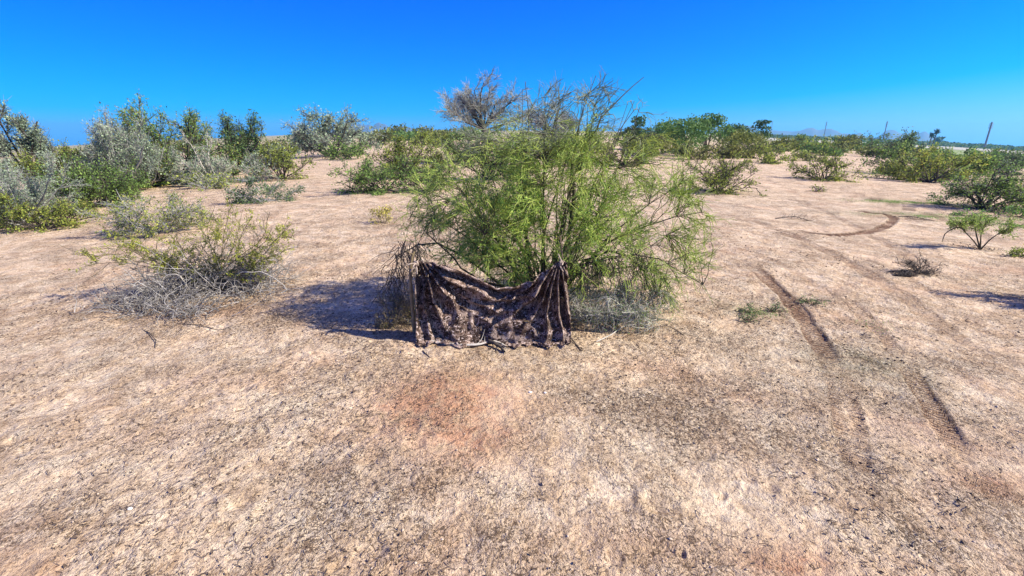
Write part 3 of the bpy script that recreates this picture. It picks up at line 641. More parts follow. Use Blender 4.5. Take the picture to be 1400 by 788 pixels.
def build_net():
    rng = np.random.default_rng(5); Yb = at(672, 463)[1]
    org = np.array([onY(672, 463, Yb)[0], Yb, gz(at(672, 463)[0], Yb)])
    nu, nv = 260, 130; u = np.linspace(0, 1, nu); v = np.linspace(0, 1, nv); U, Vv = np.meshgrid(u, v)
    tx = [567, 582, 606, 628, 650, 680, 708, 735, 754, 767, 775]; ty = [360, 360, 361, 366, 379, 393, 391, 377, 364, 357, 360]
    bx = [572, 590, 610, 640, 670, 700, 730, 752, 768, 779]; by = [452, 460, 466, 470, 469, 464, 461, 462, 458, 449]
    topx = np.interp(u, np.linspace(0, 1, len(tx)), tx); topy = np.interp(u, np.linspace(0, 1, len(ty)), ty)
    botx = np.interp(u, np.linspace(0, 1, len(bx)), bx); boty = np.interp(u, np.linspace(0, 1, len(by)), by)
    topy = topy + 1.6 * vnoise(u * 22, u * 0, 3); 
    PX = topx * (1 - Vv) + botx * Vv; PY = topy * (1 - Vv) + boty * Vv
    # pleats fanning from the two tie points
    def fan(cx_, cy_, freq, seed):
        dx = PX - cx_; dy = PY - cy_ + 2; ang = np.arctan2(dx, np.abs(dy) + 1e-3); dist = np.hypot(dx, dy)
        s = ang * freq + 2.2 * vnoise(ang * 4, dist * .03, seed)
        ridge = (1 - np.abs(np.sin(s))) ** 1.4; return ridge * np.clip(dist / 45, .12, 1) * np.exp(-np.clip(dist - 70, 0, 999) / 40), ang, dist
    fr, ar, dr_ = fan(764, 352, 15, 12); fl, al_, dl = fan(570, 352, 13, 13)
    wr = np.clip((PX - 690) / 35, 0, 1); wl = np.clip((650 - PX) / 40, 0, 1)
    sag = (PY - np.interp(PX, topx, topy)); mid = np.clip(1 - np.abs(PX - 680) / 85, 0, 1) ** .6
    swag = (1 - np.abs(np.sin(sag / 5.2 + 1.2 * vnoise(PX / 30, PY / 12, 7)))) * mid * np.clip(1.25 - sag / 55, .15, 1)
    crum = vnoise(PX / 12, PY / 15, 8) * .050 + vnoise(PX / 5, PY / 6, 9) * .022 + vnoise(PX / 30, PY / 22, 10) * .07
    dep = (.15 * fr * wr + .14 * fl * wl) * np.clip(1.15 - .5 * Vv, 0, 1) + .085 * swag + .05 * vnoise(PX / 20, PY / 16, 77) + crum * np.clip(Vv * 6, .15, 1)
    belly = .10 * np.sin(np.pi * U) * Vv * .7 + .09 * Vv ** 3     # the foot of the cloth drifts out to the front
    Yc = Yb + .02 - dep - belly
    V = np.empty(U.shape + (3,))
    for j in range(nv):
        for i in range(nu): V[j, i] = onY(PX[j, i], PY[j, i], Yb)
    V[..., 1] = Yc
    gbot = gzv(V[-1, :, 0], V[-1, :, 1]); low = Vv ** 6
    zmin = np.broadcast_to(gbot[None], U.shape) + .012
    V[..., 2] = np.maximum(V[..., 2], zmin + .0 + .03 * np.clip(1 - Vv, 0, 1))
    V[-1, :, 2] = gbot + .008; Vl = (V - org).reshape(-1, 3)
    # a ragged skirt of cloth lying on the soil
    sk = []; ns = 9
    for k in range(1, ns):
        f = k / (ns - 1); q = V[-1].copy(); q[:, 1] -= .085 * f * (1 + 1.2 * vnoise(u * 26, u * 0, 44)); q[:, 0] += .02 * vnoise(u * 30, u * 0 + k * .3, 45)
        q[:, 2] = gzv(q[:, 0], q[:, 1]) + .010 + .034 * np.abs(vnoise(u * 34, u * 0 + f * 2.2, 46)) * (1 + math.sin(f * 3.1)) ; sk.append(q)
    V2 = np.concatenate([V.reshape(-1, 3), np.concatenate(sk)]) - org; rows = nv + ns - 1
    i = np.arange(rows - 1)[:, None]; j = np.arange(nu - 1)[None, :]
    Q = np.stack([i * nu + j, i * nu + j + 1, (i + 1) * nu + j + 1, (i + 1) * nu + j], -1).reshape(-1, 4)
    # rents and bites out of the free foot
    cx_ = V2[Q].mean(1); rowi = Q[:, 0] // nu; ui = (Q[:, 0] % nu) / nu
    bite = (rowi > nv + 1) & (vnoise(ui * 40, rowi * .35, 51) > .08 + .05 * (nv + ns - rowi) / ns)
    hole = (vnoise(cx_[:, 0] * 30, cx_[:, 2] * 34, 52) > .425) & (rowi > 6)
    Q = Q[~(bite | hole)]
    me = quads_mesh('cloth', V2, Q, smooth=True)
    o = empty('camouflage_net', org, 'torn brown camouflage net sagging between two sticks in front of the big tree', 'camouflage net')
    c = link('cloth', me, net_material(), o)
    sm = c.modifiers.new('thickness', 'SOLIDIFY'); sm.thickness = .004
    # rolled hem along the top, and the knots that tie it
    hem = V[0] - org; hem[:, 1] -= .004; hemP = hem[::5][None]; hr = (.009 + .005 * np.abs(vnoise(np.arange(hemP.shape[1]) * .7, np.zeros(hemP.shape[1]), 2)))[None]
    link('hem', quads_mesh('hem', *tube_arrays(hemP, hr, 7), smooth=True), c.data.materials[0], o)
    for (px, py) in ((569, 361), (767, 360)):
        k = onY(px, py, Yb - .02) - org; n = 5; d = nrm(rng.normal(size=(n, 3))); th = np.linspace(0, 2 * math.pi, 12)
        loops = []
        for q in range(n):
            a = nrm(np.cross(d[q], [0, 0, 1.0])); b = np.cross(d[q], a); loops.append(k + .020 * (np.cos(th)[:, None] * a + np.sin(th)[:, None] * b) * rng.uniform(.7, 1.25))
        tails = grow(np.tile(k, (4, 1)), np.array([[.3, -.6, -1.], [-.4, -.5, -1], [.2, -.8, .4], [-.3, -.4, .6]]), np.full(4, .10), 12, -.8, .2, rng)
        link('knot', quads_mesh('knot', *tube_arrays(np.concatenate([np.array(loops), tails]), np.full((n + 4, 12), .0065), 6), smooth=True), M['hemp'], o)
    return o, org, Yb
M['hemp'] = barkmat('pale_cord', [(.18, .13, .10), (.36, .28, .22), (.5, .42, .34)], 40)
NET, NORG, NY = build_net()

def stick(name, pts, r0, r1, mat, label, cat='stick', Y=None, parent=None, twigs=0, seed=0, onground=False, sides=7, K=14):
    rng = np.random.default_rng(seed + 900)
    if onground: P = np.array([P3(*p[:2]) + np.array([0, 0, (p[2] if len(p) > 2 else .0) + r0 * .75]) for p in pts])
    else: P = np.array([onY(p[0], p[1], Y + (p[2] if len(p) > 2 else 0)) for p in pts])
    s = np.concatenate([[0], np.cumsum(np.linalg.norm(np.diff(P, axis=0), axis=1))]); u = np.linspace(0, s[-1], K)
    Q = np.stack([np.interp(u, s, P[:, k]) for k in range(3)], 1); Q[1:-1] = Q[1:-1] * .5 + (Q[2:] + Q[:-2]) * .25
    org = Q[0].copy() if parent is None else np.array(parent.location)
    Q = Q - org; R = np.linspace(r0, r1, K) * (1 + .35 * vnoise(np.arange(K) * .9, np.zeros(K), seed))
    parts = [tube_arrays(Q[None], R[None], sides)]
    if twigs:
        i, t, p, T = sample(Q[None], twigs, .15, 1, rng); W_ = grow(p, splay(T, .5, 1.1, rng), rng.uniform(.04, .2, twigs), 6, 0, .2, rng)
        gl = np.array([gz(a[0] + org[0], a[1] + org[1]) for a in W_.reshape(-1, 3)]).reshape(W_.shape[:2]) - org[2]
        W_[..., 2] = np.maximum(W_[..., 2], gl + .004); parts.append(tube_arrays(W_, taper(twigs, 6, max(.0018, r1 * .6), .001), 4))
    me = quads_mesh(name, *join(parts), smooth=True); o = link(name, me, M[mat], parent)
    if parent is None:
        o.location = Vector([float(a) for a in org]); tag(o, label, cat)
    return o
M['polewood'] = barkmat('brown_stick', [(.06, .04, .025), (.16, .11, .07), (.30, .22, .15)], 30)
M['stakewood'] = barkmat('yellowish_split_wood', [(.07, .052, .028), (.20, .15, .08), (.38, .30, .17)], 30)
stick('stake', [(567, 454), (564, 420), (561, 385), (562, 352), (566, 343)], .022, .015, 'stakewood', 'short yellowish broken stake holding the left corner of the net', 'stake', Y=NY + .07, seed=1, sides=9, twigs=4)
stick('pole', [(779, 456), (776, 420), (772, 380), (769, 352), (766, 322)], .009, .006, 'polewood', 'thin upright pole holding the right corner of the net', 'pole', Y=NY + .05, seed=2, twigs=3)
stick('driftwood', [(573, 466, .0), (600, 472, .0), (630, 476, .0), (655, 475, .01), (678, 470, .025), (692, 475, .0)], .018, .010, 'bleached', 'pale grey curved log lying along the bottom edge of the net', 'log', onground=True, seed=3, twigs=5, K=20)
stick('root_stub', [(668, 472, .03), (676, 475, .03), (684, 478, .01), (690, 483, .0)], .020, .009, 'darktwig', 'dark forked root stub at the right end of the pale log', 'wood', onground=True, seed=4, twigs=6)
stick('broken_twig', [(766, 452, .03), (775, 460, .02), (786, 472, .0), (795, 483, .0)], .008, .004, 'darktwig', 'dark crooked twig reaching forward from the net right foot', 'twig', onground=True, seed=5, twigs=5)
stick('broken_twig', [(578, 480), (583, 485), (588, 491)], .0055, .004, 'darktwig', 'short dark twig lying alone on the soil before the net', 'twig', onground=True, seed=6, K=5)
stick('fallen_branch', [(815, 468, 0), (835, 461, .01), (852, 450, .02), (875, 447, .02), (897, 443, .03)], .007, .004, 'bleached', 'pale bent branch lying on the soil right of the net', 'branch', onground=True, seed=7, twigs=7)
stick('fallen_branch', [(870, 448, .02), (885, 452, .02), (912, 450, .03), (935, 459, 0)], .006, .003, 'darktwig', 'dark thin branch lying at the right tip of the brush pile', 'branch', onground=True, seed=8, twigs=10)
stick('fallen_branch', [(772, 446, .02), (800, 443, .03), (840, 441, .05), (880, 440, .03)], .007, .004, 'darktwig', 'long dark branch lying under the brush right of the net', 'branch', onground=True, seed=9, twigs=18)
stick('broken_twig', [(195, 452, 0), (205, 458, .01), (214, 468, .01), (212, 476, 0)], .005, .003, 'darktwig', 'small dark forked twig below the grey foreground shrub', 'twig', onground=True, seed=10, twigs=4)
stick('broken_twig', [(250, 445), (275, 447, .01), (300, 452, 0), (318, 447, 0)], .0045, .003, 'darktwig', 'thin wavy brown twig right of the foreground shrub foot', 'twig', onground=True, seed=11, twigs=4)
stick('fallen_branch', [(1060, 299, .0), (1078, 300, .06), (1090, 299, .04), (1106, 302, .0)], .012, .006, 'darktwig', 'dark dead branch lying flat left of the curved track', 'branch', onground=True, seed=12, twigs=60)
stick('fallen_branch', [(1222, 296, 0), (1245, 299, .04), (1272, 302, .0)], .010, .005, 'darktwig', 'low dark dead branch right of the curved track', 'branch', onground=True, seed=13, twigs=40)

M['palebrush'] = barkmat('pale_dead_brush', [(.06, .055, .04), (.24, .23, .17), (.46, .44, .36), (.62, .60, .52)], 9)
# tangles of thin dead twigs
def tangle(name, c, rx, ry, rz, n, L, mat, label, cat='dead brush', seed=0, arch=1.0, r=.0026, leaf=None, nleaf=0, main=10):
    rng = np.random.default_rng(seed + 50); B = P3(*c); o = empty(name, B, label, cat)
    a = rng.uniform(0, 6.28, main); st = np.stack([np.cos(a) * rx * .25 * rng.random(main), np.sin(a) * ry * .25 * rng.random(main), np.full(main, .0)], 1)
    el = rng.uniform(.25, 1.1, main); D0 = np.stack([np.cos(a) * np.cos(el) * rx / max(rx, ry), np.sin(a) * np.cos(el) * ry / max(rx, ry), np.sin(el)], 1)
    S0 = grow(st, D0, rng.uniform(.7, 1.2, main) * rx, 9, .0, .16, rng, 1.6 * arch)
    def cl(S):
        S = S.copy(); e = np.sqrt((S[..., 0] / rx) ** 2 + (S[..., 1] / ry) ** 2); k = np.where(e > 1, 1 / np.maximum(e, 1e-6) ** .8, 1.0)
        S[..., 0] *= k; S[..., 1] *= k; zc = rz * (1 - .55 * np.clip(e, 0, 1) ** 2); S[..., 2] = np.where(S[..., 2] > zc, zc - (S[..., 2] - zc) * .35, S[..., 2])
        g = np.array([gz(q[0] + B[0], q[1] + B[1]) for q in S.reshape(-1, 3)]).reshape(S.shape[:2]) - B[2]
        S[..., 2] = np.maximum(S[..., 2], g + .004); return S
    S0 = cl(S0); i, t, p, T = sample(S0, n // 3, .1, 1., rng); S1 = cl(grow(p, splay(T, .3, 1.2, rng), rng.uniform(.4, 1., n // 3) * L, 7, 0, .24, rng, .8 * arch))
    i, t, p, T = sample(S1, n, .1, 1., rng); S2 = cl(grow(p, splay(T, .3, 1.3, rng), rng.uniform(.3, .8, n) * L * .5, 6, 0, .28, rng, .4 * arch))
    link('branches', quads_mesh('branches', *tube_arrays(S0, taper(main, 9, r * 2.6, r), 5), smooth=True), M[mat], o)
    link('twigs', quads_mesh('twigs', *join([tube_arrays(S1, taper(len(S1), 7, r * 1.2, r * .6)), tube_arrays(S2, taper(len(S2), 6, r * .75, r * .4))])), M[mat], o)
    if leaf:
        i, t, p, T = sample(S2, nleaf, .2, 1, rng); ll = rng.uniform(.008, .02, nleaf); link('leaves', quads_mesh('leaves', *leaf_arrays(p + rng.normal(0, .006, p.shape), T, ll, ll * .5, rng)), M[leaf], o)
    return o
tangle('brush_pile', (842, 440), .66, .34, .52, 1900, .32, 'palebrush', 'grey and green brush pile heaped on the ground right of the net', seed=1, leaf='grass', nleaf=3600, main=24, r=.0025)
tangle('dead_brush', (805, 440), .26, .18, .46, 330, .28, 'bleached', 'pale bleached dead twigs standing beside the net right pole', seed=2, main=10, r=.0030, arch=.2)
tangle('dead_brush', (546, 440), .28, .24, .62, 850, .28, 'stakewood', 'tan dead twigs hanging round the yellowish stake left of the net', seed=3, main=12, r=.0026, arch=.3, leaf='yellow', nleaf=500)
tangle('dead_brush', (532, 462 - 18), .28, .12, .10, 120, .22, 'bleached', 'low pale twigs lying in the shadow left of the net', seed=4, main=5, r=.0032)
tangle('dead_shrub', (1238, 376), .32, .12, .06, 420, .2, 'darktwig', 'flat dark twig litter left of the small leafless shrub', 'dead shrub', seed=6, main=8, r=.0036)  # flat dark twigs added to stand in for the leafless shrub's cast shadow

# ------------------------------------------------------------------ foreground shrub, left
def foreground_shrub():
    rng = np.random.default_rng(21); B = P3(285, 402)
    o = empty('foreground_shrub', B, 'sprawling half dead shrub with grey twig tangle in the left foreground', 'shrub')
    def pth(pts, K=11):
        P = np.array([onY(px, py, B[1] + dy) for px, py, dy in pts]) - B; s = np.concatenate([[0], np.cumsum(np.linalg.norm(np.diff(P, axis=0), axis=1))]); u = np.linspace(0, s[-1], K)
        Q = np.stack([np.interp(u, s, P[:, k]) for k in range(3)], 1); Q[1:-1] = Q[1:-1] * .5 + (Q[2:] + Q[:-2]) * .25; return Q + rng.normal(0, .006, Q.shape)
    def fl(S):
        S = S.copy(); g = np.array([gz(q[0] + B[0], q[1] + B[1]) for q in S.reshape(-1, 3)]).reshape(S.shape[:2]) - B[2]; S[..., 2] = np.maximum(S[..., 2], g + .005); return S
    bent = [[(290, 398, -.05), (272, 390, -.15), (262, 400, -.3), (252, 418, -.35), (222, 432, -.42), (198, 442, -.42)],
            [(262, 400, -.1), (245, 375, -.2), (228, 374, -.25), (218, 392, -.3), (214, 412, -.3)],
            [(300, 392, 0), (330, 372, -.1), (362, 372, -.15), (385, 385, -.2), (392, 398, -.2)]]
    for b in bent:
        q = fl(pth(b, 16)[None]); link('bent_branch', quads_mesh('bent_branch', *tube_arrays(q, taper(1, 16, .0095, .0045), 7), smooth=True), M['bleached'], o)
    st = [[(285, 400, 0), (240, 355, .1), (190, 340, .1), (150, 352, 0), (95, 348, -.1)], [(285, 400, 0), (235, 370, 0), (170, 358, -.1), (120, 360, -.1)]]
    for k in range(34):
        px = rng.uniform(165, 395); ty = 276 + abs(px - 305) * .40 + rng.uniform(-15, 62)
        b_ = rng.uniform(-28, 28); st.append([(285 + rng.uniform(-45, 45), 400, 0), (285 + (px - 285) * .45 + b_, 368 + rng.uniform(-12, 12), 0), (285 + (px - 285) * .8 - b_ * .6, (ty + 365) / 2, 0), (px, ty, rng.uniform(-.35, .55))])
    S0 = fl(np.array([pth(b) for b in st])); link('stems', quads_mesh('stems', *tube_arrays(S0, taper(len(S0), 11, .0056, .0022), 5), smooth=True), M['olivebark'], o)
    n = 300; i, t, p, T = sample(S0, n, .3, 1, rng); S1 = fl(grow(p, splay(T, .4, 1.3, rng), rng.uniform(.10, .32, n), 6, .12, .14, rng))
    n = 1300; i, t, p, T = sample(S1, n, .1, 1, rng); S2 = fl(grow(p, splay(T, .3, 1.2, rng), rng.uniform(.04, .14, n), 4, .1, .12, rng))
    link('green_twigs', quads_mesh('green_twigs', *join([tube_arrays(S1, taper(len(S1), 6, .003, .0016), 4), tube_arrays(S2, taper(len(S2), 4, .002, .001))])), M['olivebark'], o)
    n = 9000; i, t, p, T = sample(S2[vnoise(S2[:, 0, 0] * 6, S2[:, 0, 2] * 7 + S2[:, 0, 1] * 5, 8) > -.12], n, .2, 1, rng); ll = rng.uniform(.012, .030, n)
    link('foliage', quads_mesh('foliage', *leaf_arrays(p + rng.normal(0, .012, p.shape), T + rng.normal(0, .5, p.shape), ll, ll * .55, rng)), M['shrubleaf'], o)
    # grey dead tangle: arching wiry twigs in two mounds and a low tail to the left
    G = []
    for (cx_, cy_, dx, dy, z, n) in ((350, 388, 46, .22, .44, 150), (290, 394, 50, .28, .55, 170), (235, 408, 42, .28, .44, 140), (190, 422, 60, .22, .14, 120), (255, 425, 50, .2, .14, 90), (320, 402, 60, .2, .16, 80)):
        for _ in range(n):
            c = P3(cx_ + rng.normal(0, dx * .5), cy_ + rng.normal(0, 7)) - B; c[2] += rng.uniform(0, z * .4); a = rng.uniform(0, 6.28); e = rng.uniform(.1, 1.1)
            G.append((c, [math.cos(a) * math.cos(e), math.sin(a) * math.cos(e), math.sin(e)], rng.uniform(.18, .50) * (.6 + z * 2)))
    S = fl(grow(np.array([g[0] for g in G]), np.array([g[1] for g in G]), np.array([g[2] for g in G]), 10, 0, .20, rng, 2.3))
    n = 2600; i, t, p, T = sample(S, n, .1, 1, rng); S4 = fl(grow(p, splay(T, .3, 1.2, rng), rng.uniform(.04, .18, n), 6, 0, .24, rng, .6))
    link('dead_twigs', quads_mesh('dead_twigs', *join([tube_arrays(S, taper(len(S), 10, .0050, .0020), 4), tube_arrays(S4, taper(n, 6, .0026, .0014))])), M['mixtwig'], o)
    return o
M['shrubleaf'] = leafmat('yellow_green_creosote_leaf', [(.06, .075, .014), (.15, .17, .025), (.26, .27, .04), (.45, .42, .08)], 3.5)
M['mixtwig'] = barkmat('mixed_dead_twig', [(.03, .027, .025), (.12, .11, .10), (.30, .28, .255), (.56, .53, .49)], 9)
M['olivebark'] = barkmat('olive_brown_stem', [(.04, .036, .018), (.10, .09, .04), (.20, .18, .08)], 9)
foreground_shrub()

# ------------------------------------------------------------------ bushes and trees, left side
mp = make_plant
mp('mesquite_sapling', (48, 262), 141, 62, 'slim grey green sapling with a raised crown standing highest at far left', 'tree', 'greygreen', 'darktwig', 101, nstem=7, erect=1.2, leaves=.85, trunkh=.22, dead=.1)
mp('mesquite_tree', (-12, 275), 152, 66, 'tall grey green tree cut by the left edge of the photo', 'tree', 'greygreen', 'darktwig', 102, nstem=9, erect=1.0, leaves=.9, dead=.1)
mp('mesquite_bush', (28, 308), 212, 120, 'wide grey green bush at the left edge with dead twigs at its foot', 'bush', 'greygreen', 'greytwig', 103, nstem=20, erect=.5, leaves=1.1, dead=.15)
mp('creosote_bush', (62, 314), 262, 84, 'low yellow green bush in front of the left thicket', 'bush', 'olive', 'darktwig', 104, nstem=18, leaves=1.1, leaf2='yellow')
mp('creosote_bush', (128, 284), 212, 92, 'bright green bush between the slim sapling and the forked grey tree', 'bush', 'green', 'darktwig', 105, nstem=20, leaves=1.15)
mp('creosote_bush', (100, 262), 196, 80, 'dull olive bush at the back of the left thicket', 'bush', 'olive', 'darktwig', 106, nstem=18, leaves=1.1)
mp('creosote_bush', (8, 306), 258, 70, 'dark low bush against the left edge at the foot of the thicket', 'bush', 'dark', 'darktwig', 126, nstem=18, leaves=1.0, dead=.2)
mp('palo_verde', (172, 263), 156, 78, 'open grey twigged tree with bluish upright branches left of the olive tree', 'tree', 'greygreen', 'greytwig', 107, nstem=14, erect=.85, leaves=1.1, dead=.1, twigs=1.0)
mp('palo_verde', (207, 256), 166, 66, 'thin grey tree with bare upper twigs touching the rounded olive tree', 'tree', 'greygreen', 'greytwig', 108, nstem=12, erect=.85, leaves=1.1, dead=.1, twigs=1.0)
mp('mesquite_tree', (252, 250), 144, 118, 'full rounded olive green tree with pale dead branches on its right', 'tree', 'green', 'darktwig', 109, nstem=30, erect=.6, leaves=1.3, dead=.06, leaf2='yellow')
mp('ironwood_tree', (286, 252), 184, 62, 'pale dead branched shrub leaning on the rounded olive tree', 'shrub', 'greygreen', 'bleached', 110, nstem=16, erect=.6, leaves=.8, dead=.25, twigs=1.0, deadmat='bleached')
mp('mesquite_tree', (322, 240), 153, 66, 'dark green upright tree right of the rounded olive tree', 'tree', 'dark', 'darktwig', 111, nstem=14, erect=1.1, leaves=1.1)
mp('mesquite_bush', (358, 228), 194, 66, 'dull green bush behind the dark upright tree', 'bush', 'greygreen', 'darktwig', 112, nstem=16, leaves=1.0)
mp('creosote_bush', (388, 245), 193, 58, 'yellow green upright bush beside the sandy path', 'bush', 'olive', 'darktwig', 113, nstem=16, erect=.9, leaves=1.0)
mp('creosote_bush', (358, 248), 208, 36, 'thin grey bush between the dark upright tree and the yellow green bush', 'bush', 'greygreen', 'greytwig', 127, nstem=12, erect=.9, leaves=.6, dead=.3)
mp('creosote_bush', (205, 252), 218, 90, 'low olive bush at the foot of the thin grey trees', 'bush', 'olive', 'darktwig', 114, nstem=18, leaves=1.0)
mp('creosote_bush', (160, 276), 232, 62, 'small dark green bush under the open grey twigged tree', 'bush', 'green', 'darktwig', 128, nstem=14, leaves=1.0)
mp('creosote_bush', (285, 258), 236, 60, 'small olive bush at the foot of the dead branched shrub', 'bush', 'olive', 'greytwig', 129, nstem=14, leaves=.7, dead=.4)
mp('ironwood_tree', (455, 214), 147, 92, 'grey leaning ironwood tree alone at the end of the sandy path', 'tree', 'greygreen', 'darktwig', 115, nstem=20, erect=.9, leaves=1.1, dead=.2)
mp('creosote_bush', (472, 218), 190, 52, 'small green bush in front of the grey ironwood tree', 'bush', 'green', 'darktwig', 116, nstem=14, leaves=1.1)
mp('creosote_bush', (362, 276), 240, 72, 'low dark green bush lying left of the sandy path', 'bush', 'dark', 'greytwig', 117, nstem=16, erect=.3, leaves=.9, dead=.25)
mp('creosote_bush', (212, 318), 266, 108, 'low straggly yellow green shrub left behind the foreground shrub', 'shrub', 'olive', 'greytwig', 118, nstem=22, erect=.35, leaves=.55, dead=.4, leaf2='yellow', leafpx=3.0)
mp('creosote_bush', (522, 262), 214, 84, 'dark green bush with bent stems left behind the big tree', 'bush', 'green', 'darktwig', 119, nstem=22, erect=.45, leaves=1.05)
mp('creosote_bush', (562, 243), 181, 80, 'olive green bush between the low dark bush and the big tree', 'bush', 'olive', 'darktwig', 120, nstem=20, erect=.6, leaves=1.1)
mp('creosote_bush', (585, 262), 222, 60, 'green bush partly hidden by the left side of the big tree', 'bush', 'green', 'darktwig', 130, nstem=16, erect=.6, leaves=.9)
mp('weed', (521, 306), 283, 25, 'tiny yellow green weed alone on the path left of the big tree', 'weed', 'yellow', 'stakewood', 121, nstem=9, erect=.9, leaves=.8)
mp('creosote_bush', (672, 246), 176, 90, 'tall green bush seen through the left side of the big tree', 'bush', 'green', 'darktwig', 122, nstem=20, erect=.8, leaves=1.0)
mp('creosote_bush', (760, 228), 178, 90, 'green bush seen through the middle of the big tree', 'bush', 'olive', 'darktwig', 131, nstem=20, erect=.7, leaves=1.0)
mp('creosote_bush', (850, 226), 184, 84, 'yellow green bush seen through the right side of the big tree', 'bush', 'olive', 'darktwig', 132, nstem=20, erect=.6, leaves=1.0)
mp('creosote_bush', (620, 222), 184, 70, 'round olive bush under the grey crowned tree', 'bush', 'olive', 'darktwig', 133, nstem=18, erect=.6, leaves=1.1)
# grey crowned tree behind the big one
def grey_tree(base, top, x0, x1, label, seed):
    rng = np.random.default_rng(seed); B = P3(*base); Hh = onY(base[0], top, B[1])[2] - B[2]; depth = B[1]; pxm = F / depth; W = (x1 - x0) / pxm
    o = empty('ironwood_tree', B, label, 'tree'); fork = Hh * .42
    tr = np.array([[[0, 0, -.1], [.05, 0, fork * .35], [-.03, 0, fork * .7], [0.02, 0, fork]]])
    n0 = 13; a = rng.uniform(0, 6.28, n0); el = rng.uniform(.15, 1.35, n0); D0 = np.stack([np.cos(a) * np.cos(el), np.sin(a) * np.cos(el), np.sin(el)], 1)
    S0 = grow(np.tile([0.02, 0, fork], (n0, 1)) - rng.uniform(0, .25, (n0, 1)) * np.array([[0, 0, 1]]), D0, rng.uniform(.42, .60, n0) * W, 8, .30, .13, rng)
    i, t, p, T = sample(S0, 190, .2, 1, rng); S1 = grow(p, splay(T, .4, 1.2, rng), rng.uniform(.12, .24, 190) * W, 6, .1, .15, rng)
    i, t, p, T = sample(S1, 3800, .1, 1, rng); S2 = grow(p, splay(T, .2, 1.1, rng), rng.uniform(.04, .13, 3800) * W, 4, .0, .2, rng)
    top_ = np.percentile(S2[:, -1, 2], 99.5); k = (Hh - fork) / (top_ - fork)
    for S in (S0, S1, S2): S[..., 2] = np.where(S[..., 2] > fork, fork + (S[..., 2] - fork) * k, S[..., 2])
    wx = np.percentile(np.abs(S2[:, -1, 0]), 98) * 2
    for S in (S0, S1, S2): S[..., :2] *= W / wx
    link('trunk', quads_mesh('trunk', *join([tube_arrays(tr, np.array([[.17, .14, .13, .12]]), 8), tube_arrays(S0, taper(n0, 8, .075, .022), 5)])), M['darktwig'], o)
    link('branches', quads_mesh('branches', *tube_arrays(S1, taper(190, 6, .018, .009), 4)), M['greytwig'], o)
    i, t, p, T = sample(S2, 5000, .2, 1, rng); ll = rng.uniform(.05, .12, 5000)
    c = link('crown', quads_mesh('crown', *tube_arrays(S2, taper(3800, 4, .010, .006))), M['greytwig'], o)
    link('foliage', quads_mesh('foliage', *leaf_arrays(p, T, ll, ll * .45, rng)), M['greygreen'], c)
    return o
grey_tree((662, 224), 99, 607, 718, 'tall grey crowned tree behind the left side of the big tree', 3)
grey_tree((755, 215), 134, 716, 800, 'smaller grey tree behind the middle top of the big tree', 8)

# ------------------------------------------------------------------ right side
mp('creosote_bush', (980, 263), 207, 74, 'olive creosote bush with dark bare stems right of the big tree', 'bush', 'olive', 'darktwig', 201, nstem=18, erect=.7, leaves=.62, low=.1, twigs=1.3)
mp('creosote_bush', (1052, 224), 197, 46, 'small olive bush left of where the dirt track narrows', 'bush', 'olive', 'darktwig', 202, nstem=14, leaves=.9)
mp('creosote_bush', (1124, 246), 206, 66, 'dark stemmed olive bush standing in the middle of the right flat', 'bush', 'olive', 'darktwig', 203, nstem=16, erect=.6, leaves=.7, twigs=1.3)
mp('creosote_bush', (1345, 286), 220, 90, 'wide bush with many bare dark stems at the right above the grass', 'bush', 'green', 'darktwig', 204, nstem=22, erect=.5, leaves=.85, dead=.15, twigs=.9)
mp('creosote_bush', (1272, 250), 201, 84, 'yellow green rounded bush in the right hedge of bushes', 'bush', 'olive', 'darktwig', 205, nstem=20, leaves=1.1, leaf2='yellow')
mp('creosote_bush', (1238, 240), 196, 80, 'bright green bush at the left end of the right hedge with shadow below', 'bush', 'green', 'darktwig', 206, nstem=20, leaves=1.15)
mp('creosote_bush', (1312, 246), 207, 80, 'mid green bush behind the wide dark stemmed one', 'bush', 'green', 'darktwig', 207, nstem=20, leaves=1.15)
mp('creosote_bush', (1380, 240), 206, 80, 'dark green bush cut by the right edge far back', 'bush', 'dark', 'darktwig', 208, nstem=20, leaves=1.1)
mp('creosote_bush', (1412, 288), 232, 70, 'olive bush cut by the right edge beside the wide bush', 'bush', 'olive', 'darktwig', 209, nstem=18, leaves=.7, dead=.2)
mp('mesquite_tree', (1224, 216), 179, 62, 'dark wind bent bush rising above the right hedge', 'bush', 'dark', 'darktwig', 210, nstem=18, erect=.9, leaves=1.1)
